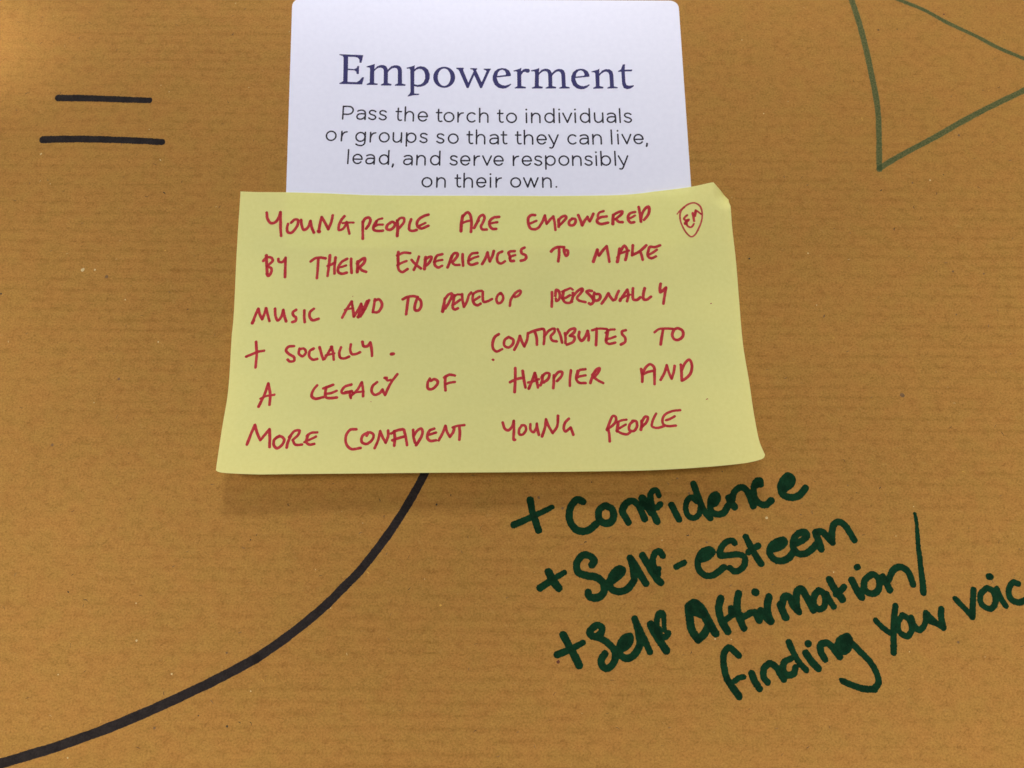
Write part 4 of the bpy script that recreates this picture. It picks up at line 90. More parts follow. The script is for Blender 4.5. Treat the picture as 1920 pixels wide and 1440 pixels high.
BODY = [[[0.221,0.221,-45.098,72.638,-45.062,76.445],[0.22,0.22,-45.063,76.413,-43.721,76.377,-42.937,76.197,-42.459,75.609,-42.468,74.891,-42.96,74.234,-43.746,74.048,-45.084,74.084],[0.221,0.221,-39.127,72.48,-39.11,74.164,-39.218,74.756,-39.67,75.167,-40.211,75.261,-40.739,75.179,-41.154,74.967],[0.22,0.22,-39.111,74.053,-39.679,74.195,-40.32,74.196,-40.963,74.022,-41.309,73.395,-41.115,72.834,-40.505,72.58,-39.793,72.72,-39.319,73.136,-39.116,73.544],[0.22,0.22,-36.357,74.792,-36.782,75.09,-37.237,75.182,-37.78,75.037,-38.011,74.581,-37.758,74.112,-37.219,73.875,-36.651,73.637,-36.328,73.168,-36.517,72.712,-37.016,72.488,-37.584,72.566,-38.136,72.946],[0.22,0.22,-33.582,74.718,-34.007,75.017,-34.463,75.108,-35.005,74.963,-35.236,74.507,-34.982,74.039,-34.443,73.802,-33.875,73.564,-33.551,73.094,-33.739,72.639,-34.238,72.414,-34.806,72.493,-35.359,72.872],[0.22,0.22,-30.341,75.826,-30.354,72.959,-30.214,72.448,-29.86,72.217,-29.476,72.302],[0.221,0.221,-30.901,74.867,-29.519,74.831],[0.221,0.221,-28.466,72.102,-28.457,76.224],[0.22,0.22,-28.463,73.387,-28.305,74.115,-27.819,74.692,-27.278,74.821,-26.68,74.615,-26.326,74.048,-26.286,73.57,-26.293,72.046],[0.22,0.22,-24.904,73.36,-22.6,73.3],[0.22,0.22,-22.585,73.364,-22.623,73.706,-22.734,74.028,-22.913,74.31,-23.147,74.532,-23.421,74.68,-23.718,74.744,-24.018,74.721,-24.302,74.612,-24.551,74.423,-24.748,74.168,-24.882,73.862,-24.943,73.527,-24.927,73.183,-24.837,72.853,-24.677,72.558,-24.458,72.318,-24.194,72.147,-23.902,72.057,-23.602,72.054,-23.312,72.138,-23.052,72.303,-22.838,72.539],[0.22,0.22,-19.58,75.484,-19.579,72.619,-19.437,72.11,-19.082,71.884,-18.699,71.974],[0.221,0.221,-20.135,74.518,-18.754,74.501],[0.22,0.22,-15.529,73.172,-15.556,73.453,-15.638,73.723,-15.771,73.969,-15.948,74.182,-16.162,74.351,-16.404,74.469,-16.663,74.531,-16.928,74.534,-17.187,74.479,-17.429,74.366,-17.643,74.203,-17.819,73.995,-17.951,73.752,-18.032,73.484,-18.059,73.204,-18.03,72.923,-17.948,72.653,-17.815,72.408,-17.638,72.196,-17.424,72.028,-17.182,71.91,-16.924,71.849,-16.66,71.845,-16.401,71.901,-16.16,72.012,-15.947,72.175,-15.77,72.382,-15.638,72.625,-15.556,72.892,-15.529,73.172],[0.221,0.221,-14.372,71.746,-14.382,74.574],[0.221,0.221,-14.376,72.872,-14.137,73.711,-13.627,74.293,-13.03,74.445],[0.22,0.22,-9.888,74.074,-10.091,74.253,-10.323,74.38,-10.572,74.451,-10.829,74.461,-11.081,74.41,-11.317,74.301,-11.526,74.138,-11.698,73.929,-11.827,73.683,-11.906,73.412,-11.932,73.127,-11.903,72.842,-11.821,72.569,-11.69,72.321,-11.516,72.109,-11.306,71.942,-11.07,71.827,-10.818,71.77,-10.562,71.774,-10.313,71.838,-10.083,71.959,-9.882,72.132],[0.221,0.221,-8.597,71.675,-8.625,75.793],[0.22,0.22,-8.606,72.959,-8.455,73.688,-7.975,74.271,-7.435,74.407,-6.836,74.209,-6.478,73.647,-6.433,73.17,-6.426,71.648],[0.22,0.22,-3.292,75.249,-3.27,72.386,-3.124,71.878,-2.767,71.654,-2.385,71.747],[0.221,0.221,-3.839,74.28,-2.459,74.272],[0.22,0.22,1.137,72.962,1.107,73.243,1.023,73.512,0.889,73.758,0.711,73.969,0.495,74.136,0.252,74.253,-0.007,74.313,-0.272,74.315,-0.53,74.257,-0.771,74.144,-0.983,73.979,-1.158,73.77,-1.288,73.526,-1.367,73.258,-1.392,72.977,-1.361,72.697,-1.277,72.428,-1.142,72.183,-0.964,71.973,-0.748,71.806,-0.506,71.69,-0.247,71.63,0.017,71.629,0.274,71.686,0.514,71.799,0.727,71.963,0.902,72.171,1.032,72.414,1.112,72.682,1.137,72.962],[0.221,0.221,3.856,71.551,3.826,74.377],[0.264,0.264,3.815,75.429,3.822,75.445],[0.221,0.221,5.263,71.554,5.226,74.38],[0.22,0.22,5.247,72.838,5.393,73.569,5.869,74.158,6.408,74.303,7.008,74.113,7.37,73.557,7.417,73.081,7.434,71.559],[0.22,0.22,11.178,72.978,11.148,73.259,11.068,73.527,10.94,73.771,10.77,73.981,10.566,74.147,10.336,74.261,10.091,74.32,9.841,74.319,9.598,74.26,9.371,74.144,9.171,73.978,9.007,73.767,8.886,73.522,8.813,73.253,8.791,72.973,8.821,72.692,8.902,72.424,9.031,72.181,9.2,71.972,9.404,71.807,9.634,71.693,9.878,71.635,10.127,71.635,10.37,71.694,10.596,71.809,10.796,71.975,10.96,72.185,11.082,72.429,11.155,72.697,11.178,72.978],[0.221,0.221,11.209,71.567,11.159,75.685],[0.221,0.221,12.631,71.57,12.589,74.396],[0.264,0.264,12.573,75.449,12.58,75.465],[0.22,0.22,13.567,74.351,14.748,71.623],[0.221,0.221,14.748,71.623,15.843,74.356],[0.221,0.221,16.867,71.58,16.82,74.406],[0.264,0.264,16.802,75.458,16.809,75.474],[0.22,0.22,20.634,72.999,20.603,73.28,20.521,73.548,20.392,73.793,20.222,74.002,20.017,74.168,19.786,74.283,19.541,74.341,19.291,74.34,19.048,74.281,18.822,74.165,18.623,73.999,18.46,73.788,18.339,73.543,18.267,73.275,18.247,72.994,18.278,72.713,18.36,72.445,18.489,72.202,18.66,71.993,18.865,71.828,19.095,71.714,19.339,71.656,19.589,71.657,19.831,71.716,20.057,71.831,20.256,71.996,20.419,72.206,20.539,72.45,20.612,72.719,20.634,72.999],[0.221,0.221,20.671,71.588,20.603,75.706],[0.22,0.22,22.005,74.418,22.037,72.875,22.121,72.241,22.528,71.767,23.055,71.657,23.619,71.864,24.049,72.404,24.194,73.039],[0.22,0.22,24.168,74.422,24.22,71.596],[0.22,0.22,27.583,71.604,27.55,73.285,27.424,73.873,26.961,74.269,26.419,74.348,25.894,74.251,25.487,74.027],[0.22,0.22,27.552,73.173,26.981,73.299,26.342,73.282,25.706,73.09,25.379,72.454,25.59,71.9,26.205,71.664,26.912,71.824,27.371,72.253,27.562,72.666],[0.221,0.221,28.79,71.606,28.699,75.724],[0.22,0.22,31.675,73.994,31.242,74.279,30.785,74.358,30.248,74.197,30.031,73.735,30.298,73.275,30.843,73.054,31.416,72.833,31.753,72.373,31.579,71.913,31.088,71.675,30.518,71.737,29.956,72.1]],[[0.219,0.219,-46.63,67.614,-46.654,67.892,-46.731,68.16,-46.86,68.405,-47.033,68.618,-47.244,68.788,-47.483,68.908,-47.74,68.973,-48.004,68.981,-48.262,68.93,-48.504,68.823,-48.72,68.664,-48.898,68.461,-49.033,68.223,-49.118,67.96,-49.148,67.683,-49.124,67.405,-49.046,67.137,-48.917,66.893,-48.744,66.681,-48.533,66.511,-48.294,66.392,-48.038,66.327,-47.775,66.32,-47.517,66.37,-47.276,66.477,-47.061,66.635,-46.882,66.837,-46.747,67.074,-46.662,67.337,-46.63,67.614],[0.219,0.219,-45.126,66.177,-45.096,68.971],[0.219,0.219,-45.114,67.29,-44.864,68.115,-44.348,68.683,-43.751,68.824],[0.219,0.219,-38.922,67.317,-38.945,67.585,-39.019,67.842,-39.141,68.077,-39.305,68.28,-39.504,68.442,-39.73,68.555,-39.973,68.615,-40.221,68.619,-40.465,68.567,-40.693,68.461,-40.895,68.306,-41.063,68.108,-41.189,67.877,-41.268,67.622,-41.296,67.355,-41.272,67.087,-41.198,66.831,-41.076,66.596,-40.911,66.394,-40.712,66.233,-40.487,66.12,-40.245,66.06,-39.997,66.056,-39.754,66.108,-39.526,66.214,-39.324,66.368,-39.156,66.565,-39.03,66.795,-38.951,67.05,-38.922,67.317],[0.218,0.218,-38.865,68.683,-38.893,66.063,-39.042,65.315,-39.554,64.855,-40.189,64.802,-40.752,64.936,-41.215,65.225],[0.219,0.219,-37.487,65.868,-37.467,68.66],[0.219,0.219,-37.479,66.979,-37.232,67.807,-36.719,68.38,-36.123,68.528],[0.219,0.219,-32.556,67.181,-32.581,67.459,-32.66,67.726,-32.79,67.969,-32.965,68.18,-33.176,68.347,-33.416,68.465,-33.673,68.527,-33.936,68.532,-34.194,68.478,-34.435,68.368,-34.649,68.207,-34.826,68.003,-34.959,67.763,-35.042,67.499,-35.071,67.222,-35.045,66.945,-34.965,66.679,-34.835,66.436,-34.66,66.226,-34.449,66.059,-34.21,65.942,-33.953,65.88,-33.691,65.876,-33.434,65.93,-33.193,66.039,-32.979,66.199,-32.802,66.403,-32.669,66.641,-32.586,66.905,-32.556,67.181],[0.219,0.219,-31.418,68.561,-31.423,67.037,-31.355,66.41,-30.962,65.934,-30.44,65.816,-29.875,66.01,-29.435,66.535,-29.275,67.159],[0.219,0.219,-29.267,68.526,-29.284,65.735],[0.219,0.219,-25.459,67.066,-25.484,67.343,-25.56,67.61,-25.685,67.853,-25.852,68.064,-26.055,68.231,-26.284,68.348,-26.529,68.41,-26.781,68.415,-27.027,68.36,-27.257,68.251,-27.46,68.09,-27.629,67.885,-27.755,67.645,-27.833,67.382,-27.86,67.105,-27.834,66.827,-27.757,66.561,-27.633,66.318,-27.465,66.109,-27.263,65.942,-27.034,65.826,-26.789,65.764,-26.539,65.76,-26.293,65.814,-26.064,65.923,-25.86,66.083,-25.692,66.287,-25.565,66.526,-25.486,66.789,-25.459,67.066],[0.219,0.219,-27.921,64.635,-27.914,68.503],[0.219,0.219,-22.544,67.975,-22.967,68.265,-23.42,68.351,-23.957,68.203,-24.184,67.751,-23.93,67.292,-23.394,67.063,-22.829,66.835,-22.506,66.375,-22.69,65.925,-23.184,65.698,-23.748,65.77,-24.298,66.138],[0.219,0.219,-18.106,67.835,-18.53,68.127,-18.983,68.215,-19.52,68.069,-19.746,67.618,-19.491,67.158,-18.954,66.927,-18.39,66.696,-18.065,66.235,-18.249,65.786,-18.742,65.561,-19.306,65.636,-19.857,66.007],[0.219,0.219,-14.289,66.798,-14.316,67.076,-14.398,67.343,-14.529,67.587,-14.705,67.798,-14.918,67.966,-15.159,68.085,-15.416,68.148,-15.679,68.154,-15.936,68.101,-16.177,67.993,-16.389,67.833,-16.564,67.629,-16.695,67.391,-16.775,67.127,-16.802,66.851,-16.774,66.573,-16.692,66.307,-16.56,66.064,-16.383,65.853,-16.171,65.686,-15.931,65.568,-15.674,65.505,-15.412,65.499,-15.155,65.552,-14.916,65.659,-14.703,65.818,-14.528,66.021,-14.397,66.259,-14.316,66.522,-14.289,66.798],[0.218,0.218,-11.315,68.926,-11.303,66.101,-11.16,65.6,-10.807,65.379,-10.427,65.471],[0.219,0.219,-11.862,67.97,-10.491,67.962],[0.219,0.219,-9.382,65.293,-9.408,69.356],[0.218,0.218,-9.39,66.56,-9.239,67.28,-8.763,67.858,-8.226,67.996,-7.632,67.804,-7.276,67.253,-7.232,66.782,-7.226,65.28],[0.219,0.219,-3.653,65.259,-3.662,66.918,-3.779,67.499,-4.233,67.894,-4.771,67.975,-5.293,67.884,-5.701,67.667],[0.219,0.219,-3.662,66.808,-4.227,66.937,-4.862,66.925,-5.496,66.74,-5.83,66.116,-5.628,65.568,-5.02,65.33,-4.316,65.482,-3.854,65.901,-3.659,66.307],[0.218,0.218,-2.285,68.873,-2.262,66.048,-2.117,65.547,-1.763,65.326,-1.383,65.418],[0.219,0.219,-2.828,67.917,-1.458,67.909],[0.218,0.218,1.484,68.834,1.512,66.01,1.658,65.509,2.012,65.289,2.392,65.382],[0.219,0.219,0.942,67.876,2.313,67.873],[0.219,0.219,3.312,65.208,3.262,69.27],[0.218,0.218,3.297,66.474,3.443,67.195,3.916,67.774,4.452,67.914,5.047,67.724,5.406,67.174,5.453,66.703,5.468,65.202],[0.219,0.219,6.718,66.528,9.004,66.521],[0.219,0.219,9.017,66.584,8.976,66.921,8.86,67.236,8.679,67.509,8.444,67.723,8.169,67.862,7.874,67.919,7.577,67.89,7.297,67.775,7.053,67.584,6.861,67.328,6.733,67.024,6.677,66.692,6.697,66.353,6.792,66.03,6.955,65.743,7.175,65.511,7.439,65.349,7.73,65.267,8.028,65.271,8.314,65.36,8.57,65.528,8.779,65.766],[0.218,0.218,9.76,67.931,11.056,65.202],[0.218,0.218,12.191,67.924,11.018,64.89,10.745,64.298,10.411,64.081,10.015,64.176],[0.218,0.218,16.853,67.561,16.649,67.734,16.418,67.855,16.169,67.921,15.914,67.926,15.665,67.871,15.432,67.76,15.226,67.595,15.057,67.386,14.932,67.142,14.857,66.873,14.835,66.592,14.867,66.311,14.952,66.043,15.085,65.801,15.261,65.594,15.471,65.433,15.707,65.324,15.958,65.272,16.212,65.28,16.458,65.348,16.685,65.471,16.883,65.645],[0.219,0.219,20.175,65.227,20.147,66.885,20.025,67.465,19.566,67.855,19.027,67.931,18.506,67.834,18.101,67.612],[0.219,0.219,20.149,66.776,19.582,66.898,18.947,66.879,18.316,66.688,17.989,66.06,18.197,65.514,18.807,65.283,19.509,65.442,19.967,65.867,20.158,66.275],[0.219,0.219,21.439,65.234,21.381,68.022],[0.218,0.218,21.413,66.5,21.553,67.222,22.022,67.805,22.556,67.949,23.153,67.764,23.516,67.216,23.567,66.746,23.595,65.245],[0.219,0.219,26.385,65.278,26.298,69.34],[0.219,0.219,28.083,65.283,28.021,68.071],[0.262,0.262,27.998,69.109,28.005,69.125],[0.218,0.218,29.173,68.028,30.366,65.337],[0.219,0.219,30.366,65.337,31.434,68.035],[0.219,0.219,32.35,66.626,34.636,66.634],[0.219,0.219,34.649,66.696,34.603,67.033,34.484,67.347,34.299,67.62,34.061,67.832,33.785,67.97,33.489,68.025,33.192,67.994,32.914,67.878,32.672,67.685,32.483,67.428,32.358,67.123,32.307,66.79,32.331,66.451,32.429,66.129,32.596,65.843,32.819,65.612,33.085,65.451,33.376,65.371,33.674,65.377,33.959,65.467,34.213,65.638,34.42,65.876],[0.246,0.246,35.668,65.385,35.674,65.167,35.519,64.604]],[[0.218,0.218,-43.126,59.575,-43.08,63.588],[0.217,0.217,-41.735,60.856,-39.46,60.802],[0.217,0.217,-39.446,60.863,-39.48,61.196,-39.587,61.51,-39.761,61.784,-39.991,62.0,-40.26,62.143,-40.553,62.206,-40.849,62.183,-41.13,62.076,-41.377,61.892,-41.574,61.643,-41.709,61.345,-41.772,61.019,-41.76,60.684,-41.673,60.362,-41.517,60.076,-41.303,59.842,-41.044,59.676,-40.757,59.589,-40.46,59.587,-40.174,59.669,-39.915,59.83,-39.702,60.06],[0.218,0.218,-36.218,59.412,-36.202,61.049,-36.309,61.625,-36.755,62.023,-37.288,62.113,-37.809,62.033,-38.218,61.825],[0.217,0.217,-36.203,60.941,-36.764,61.078,-37.396,61.077,-38.029,60.907,-38.37,60.296,-38.178,59.751,-37.577,59.505,-36.875,59.643,-36.408,60.049,-36.208,60.446],[0.217,0.217,-32.474,60.697,-32.497,60.971,-32.571,61.235,-32.693,61.476,-32.856,61.684,-33.055,61.851,-33.279,61.969,-33.52,62.032,-33.767,62.037,-34.009,61.986,-34.235,61.879,-34.436,61.722,-34.602,61.521,-34.727,61.286,-34.804,61.026,-34.832,60.753,-34.807,60.479,-34.733,60.216,-34.611,59.976,-34.447,59.768,-34.249,59.602,-34.025,59.485,-33.785,59.423,-33.539,59.417,-33.297,59.468,-33.072,59.574,-32.871,59.731,-32.705,59.931,-32.58,60.165,-32.502,60.425,-32.474,60.697],[0.218,0.218,-32.471,59.323,-32.438,63.333],[0.245,0.245,-31.229,59.37,-31.23,59.154,-31.401,58.604],[0.218,0.218,-26.271,59.203,-26.263,60.84,-26.373,61.414,-26.82,61.805,-27.353,61.888,-27.873,61.8,-28.281,61.587],[0.217,0.217,-26.264,60.732,-26.824,60.861,-27.455,60.851,-28.087,60.672,-28.426,60.057,-28.231,59.515,-27.629,59.278,-26.929,59.425,-26.464,59.838,-26.266,60.237],[0.218,0.218,-24.991,59.191,-24.988,61.943],[0.217,0.217,-24.989,60.442,-24.834,61.152,-24.356,61.72,-23.822,61.855,-23.233,61.663,-22.884,61.118,-22.843,60.653,-22.848,59.171],[0.217,0.217,-19.018,60.509,-19.043,60.783,-19.119,61.045,-19.241,61.284,-19.406,61.49,-19.605,61.654,-19.83,61.768,-20.072,61.828,-20.318,61.83,-20.559,61.775,-20.785,61.665,-20.984,61.505,-21.149,61.302,-21.272,61.065,-21.348,60.804,-21.373,60.531,-21.347,60.258,-21.271,59.996,-21.148,59.757,-20.983,59.552,-20.784,59.389,-20.56,59.276,-20.319,59.216,-20.073,59.214,-19.833,59.269,-19.608,59.378,-19.409,59.537,-19.244,59.74,-19.12,59.976,-19.044,60.236,-19.018,60.509],[0.218,0.218,-19.006,59.135,-18.999,63.144],[0.217,0.217,-14.487,61.423,-14.909,61.704,-15.358,61.785,-15.891,61.633,-16.115,61.185,-15.861,60.735,-15.328,60.515,-14.767,60.295,-14.444,59.845,-14.626,59.399,-15.115,59.171,-15.676,59.236,-16.223,59.594],[0.217,0.217,-13.404,60.41,-11.133,60.395],[0.217,0.217,-11.119,60.457,-11.158,60.789,-11.269,61.101,-11.447,61.371,-11.679,61.583,-11.95,61.722,-12.243,61.779,-12.539,61.751,-12.817,61.639,-13.062,61.451,-13.255,61.199,-13.385,60.899,-13.444,60.572,-13.427,60.238,-13.336,59.918,-13.177,59.634,-12.96,59.405,-12.699,59.244,-12.411,59.162,-12.115,59.164,-11.83,59.251,-11.574,59.417,-11.364,59.65],[0.218,0.218,-9.914,59.075,-9.929,61.827],[0.218,0.218,-9.92,60.171,-9.686,60.989,-9.184,61.558,-8.595,61.71],[0.217,0.217,-7.691,61.766,-6.551,59.1],[0.218,0.218,-6.551,59.1,-5.444,61.751],[0.217,0.217,-4.645,60.353,-2.374,60.338],[0.217,0.217,-2.36,60.4,-2.4,60.732,-2.513,61.044,-2.692,61.314,-2.924,61.526,-3.196,61.665,-3.489,61.722,-3.785,61.694,-4.063,61.582,-4.306,61.394,-4.499,61.142,-4.628,60.843,-4.685,60.515,-4.667,60.181,-4.574,59.861,-4.414,59.578,-4.196,59.348,-3.935,59.187,-3.647,59.105,-3.351,59.108,-3.066,59.195,-2.811,59.36,-2.602,59.594],[0.218,0.218,0.39,59.01,0.362,61.761],[0.218,0.218,0.379,60.106,0.609,60.925,1.108,61.499,1.697,61.655],[0.217,0.217,2.774,60.327,5.044,60.331],[0.217,0.217,5.058,60.393,5.017,60.725,4.903,61.036,4.723,61.304,4.49,61.514,4.218,61.651,3.924,61.705,3.629,61.675,3.351,61.561,3.108,61.371,2.917,61.117,2.789,60.816,2.733,60.488,2.753,60.154,2.846,59.836,3.007,59.553,3.226,59.325,3.488,59.167,3.776,59.087,4.072,59.092,4.357,59.182,4.611,59.349,4.819,59.585],[0.217,0.217,7.695,61.342,7.271,61.62,6.821,61.697,6.289,61.541,6.071,61.091,6.329,60.643,6.864,60.428,7.428,60.213,7.755,59.765,7.578,59.318,7.091,59.085,6.53,59.146,5.98,59.499],[0.217,0.217,11.308,60.406,11.278,60.679,11.198,60.94,11.07,61.178,10.901,61.382,10.697,61.544,10.467,61.655,10.223,61.712,9.973,61.711,9.73,61.654,9.504,61.541,9.304,61.379,9.141,61.174,9.02,60.936,8.947,60.674,8.925,60.401,8.955,60.128,9.036,59.867,9.164,59.63,9.333,59.427,9.537,59.266,9.766,59.155,10.01,59.099,10.259,59.099,10.501,59.156,10.727,59.268,10.926,59.43,11.09,59.634,11.211,59.872,11.285,60.133,11.308,60.406],[0.218,0.218,8.906,57.965,8.847,61.778],[0.217,0.217,14.881,60.413,14.849,60.686,14.765,60.947,14.631,61.185,14.453,61.389,14.24,61.551,13.999,61.662,13.743,61.719,13.482,61.719,13.227,61.661,12.991,61.548,12.782,61.386,12.611,61.181,12.484,60.943,12.408,60.681,12.385,60.408,12.417,60.135,12.502,59.874,12.637,59.637,12.814,59.434,13.028,59.273,13.268,59.162,13.523,59.106,13.784,59.106,14.038,59.164,14.274,59.276,14.482,59.437,14.654,59.641,14.78,59.879,14.857,60.14,14.881,60.413],[0.218,0.218,15.984,59.042,15.933,61.793],[0.217,0.217,15.961,60.292,16.102,61.003,16.569,61.577,17.1,61.718,17.692,61.533,18.052,60.992,18.102,60.528,18.126,59.046],[0.217,0.217,20.932,61.369,20.506,61.647,20.055,61.724,19.525,61.568,19.309,61.118,19.57,60.67,20.107,60.455,20.672,60.239,21.002,59.792,20.828,59.344,20.342,59.112,19.781,59.173,19.228,59.526],[0.218,0.218,22.169,59.054,22.115,61.805],[0.26,0.26,22.095,62.83,22.102,62.845],[0.217,0.217,25.845,60.435,25.814,60.708,25.733,60.97,25.605,61.208,25.436,61.412,25.233,61.573,25.006,61.685,24.763,61.742,24.517,61.741,24.277,61.683,24.054,61.571,23.858,61.409,23.698,61.204,23.58,60.965,23.51,60.704,23.49,60.431,23.522,60.158,23.604,59.897,23.732,59.659,23.901,59.456,24.103,59.295,24.33,59.184,24.572,59.128,24.818,59.128,25.057,59.186,25.279,59.298,25.475,59.459,25.636,59.663,25.754,59.901,25.825,60.162,25.845,60.435],[0.218,0.218,23.492,59.057,23.403,63.065],[0.218,0.218,27.167,59.064,27.078,63.073],[0.217,0.217,28.004,61.771,29.316,59.084],[0.217,0.217,30.419,61.776,29.281,58.776,29.015,58.191,28.684,57.975,28.29,58.066]],[[0.216,0.216,-20.957,54.178,-20.984,54.447,-21.063,54.706,-21.192,54.942,-21.365,55.145,-21.574,55.306,-21.811,55.418,-22.065,55.476,-22.324,55.478,-22.578,55.424,-22.815,55.315,-23.025,55.157,-23.199,54.956,-23.329,54.722,-23.409,54.465,-23.436,54.195,-23.409,53.926,-23.329,53.668,-23.2,53.433,-23.027,53.23,-22.817,53.07,-22.581,52.958,-22.328,52.9,-22.069,52.898,-21.816,52.953,-21.58,53.061,-21.37,53.218,-21.196,53.418,-21.066,53.652,-20.985,53.908,-20.957,54.178],[0.216,0.216,-19.6,52.813,-19.603,55.527],[0.215,0.215,-19.601,54.046,-19.449,54.747,-18.975,55.308,-18.445,55.442,-17.86,55.254,-17.512,54.717,-17.471,54.259,-17.472,52.798],[0.216,0.216,-14.284,56.292,-14.277,53.543,-14.137,53.057,-13.789,52.845,-13.414,52.937],[0.216,0.216,-14.825,55.357,-13.473,55.361],[0.216,0.216,-12.502,52.772,-12.521,56.726],[0.215,0.215,-12.508,54.005,-12.358,54.707,-11.887,55.273,-11.358,55.412,-10.772,55.23,-10.422,54.696,-10.379,54.239,-10.375,52.777],[0.216,0.216,-9.126,54.074,-6.87,54.08],[0.216,0.216,-6.857,54.141,-6.895,54.468,-7.007,54.774,-7.184,55.04,-7.414,55.246,-7.684,55.381,-7.975,55.435,-8.268,55.404,-8.545,55.292,-8.787,55.104,-8.979,54.854,-9.107,54.557,-9.165,54.234,-9.148,53.904,-9.057,53.59,-8.898,53.311,-8.682,53.086,-8.423,52.93,-8.137,52.852,-7.843,52.857,-7.56,52.945,-7.306,53.111,-7.098,53.343],[0.216,0.216,-5.607,52.789,-5.624,55.503],[0.258,0.258,-5.631,56.513,-5.624,56.528],[0.216,0.216,-4.129,52.792,-4.152,55.506],[0.216,0.216,-4.138,53.873,-3.908,54.682,-3.411,55.248,-2.826,55.403],[0.216,0.216,2.198,54.121,2.168,54.39,2.086,54.648,1.954,54.883,1.779,55.085,1.568,55.244,1.33,55.355,1.076,55.411,0.816,55.411,0.563,55.355,0.327,55.244,0.119,55.085,-0.052,54.883,-0.179,54.648,-0.256,54.39,-0.281,54.121,-0.251,53.851,-0.168,53.594,-0.036,53.359,0.14,53.159,0.351,53.0,0.588,52.89,0.842,52.834,1.1,52.834,1.353,52.89,1.588,53.0,1.796,53.159,1.967,53.359,2.095,53.594,2.173,53.851,2.198,54.121],[0.215,0.215,3.071,55.434,4.108,52.811],[0.216,0.216,4.108,52.811,4.926,55.372],[0.215,0.215,4.926,55.372,5.804,52.811],[0.216,0.216,5.804,52.811,6.78,55.434],[0.216,0.216,8.058,52.766,8.017,55.479],[0.215,0.215,8.039,53.999,8.182,54.7,8.648,55.265,9.176,55.403,9.764,55.22,10.119,54.685,10.166,54.227,10.185,52.766],[0.243,0.243,11.561,52.872,11.575,52.872]]]
CARD = [[-60.84,109.94],[46.04,109.25],[46.93,35.63],[-58.25,35.63]]
NOTE_EDGES = {"top":[-70.58,51.44,-66.56,51.3,-58.66,51.25,-49.92,51.04,-36.02,50.41,-24.93,50.26,-2.77,50.26,16.62,50.24,30.41,50.39,37.29,51.07,46.49,52.13,52.24,53.39],"cut":[52.24,53.39,54.25,51.38,56.14,49.08],"right":[56.14,49.08,56.24,41.25,56.83,31.76,56.96,21.06,56.97,9.4,57.48,-0.28,57.57,-8.86,57.9,-15.58,58.38,-17.55,58.78,-18.85],"bottom":[-68.48,-22.46,-67.76,-22.84,-65.89,-23.09,-59.15,-23.37,-52.22,-23.26,-33.12,-23.07,-19.77,-22.94,-1.24,-22.79,17.32,-22.6,31.41,-22.37,42.74,-21.81,51.2,-21.13,54.91,-20.64,57.44,-20.01,58.35,-19.62,58.78,-18.85],"left":[-70.58,51.44,-70.2,34.04,-69.43,16.11,-69.39,11.57,-68.63,-2.79,-68.72,-11.52,-68.48,-22.46]}
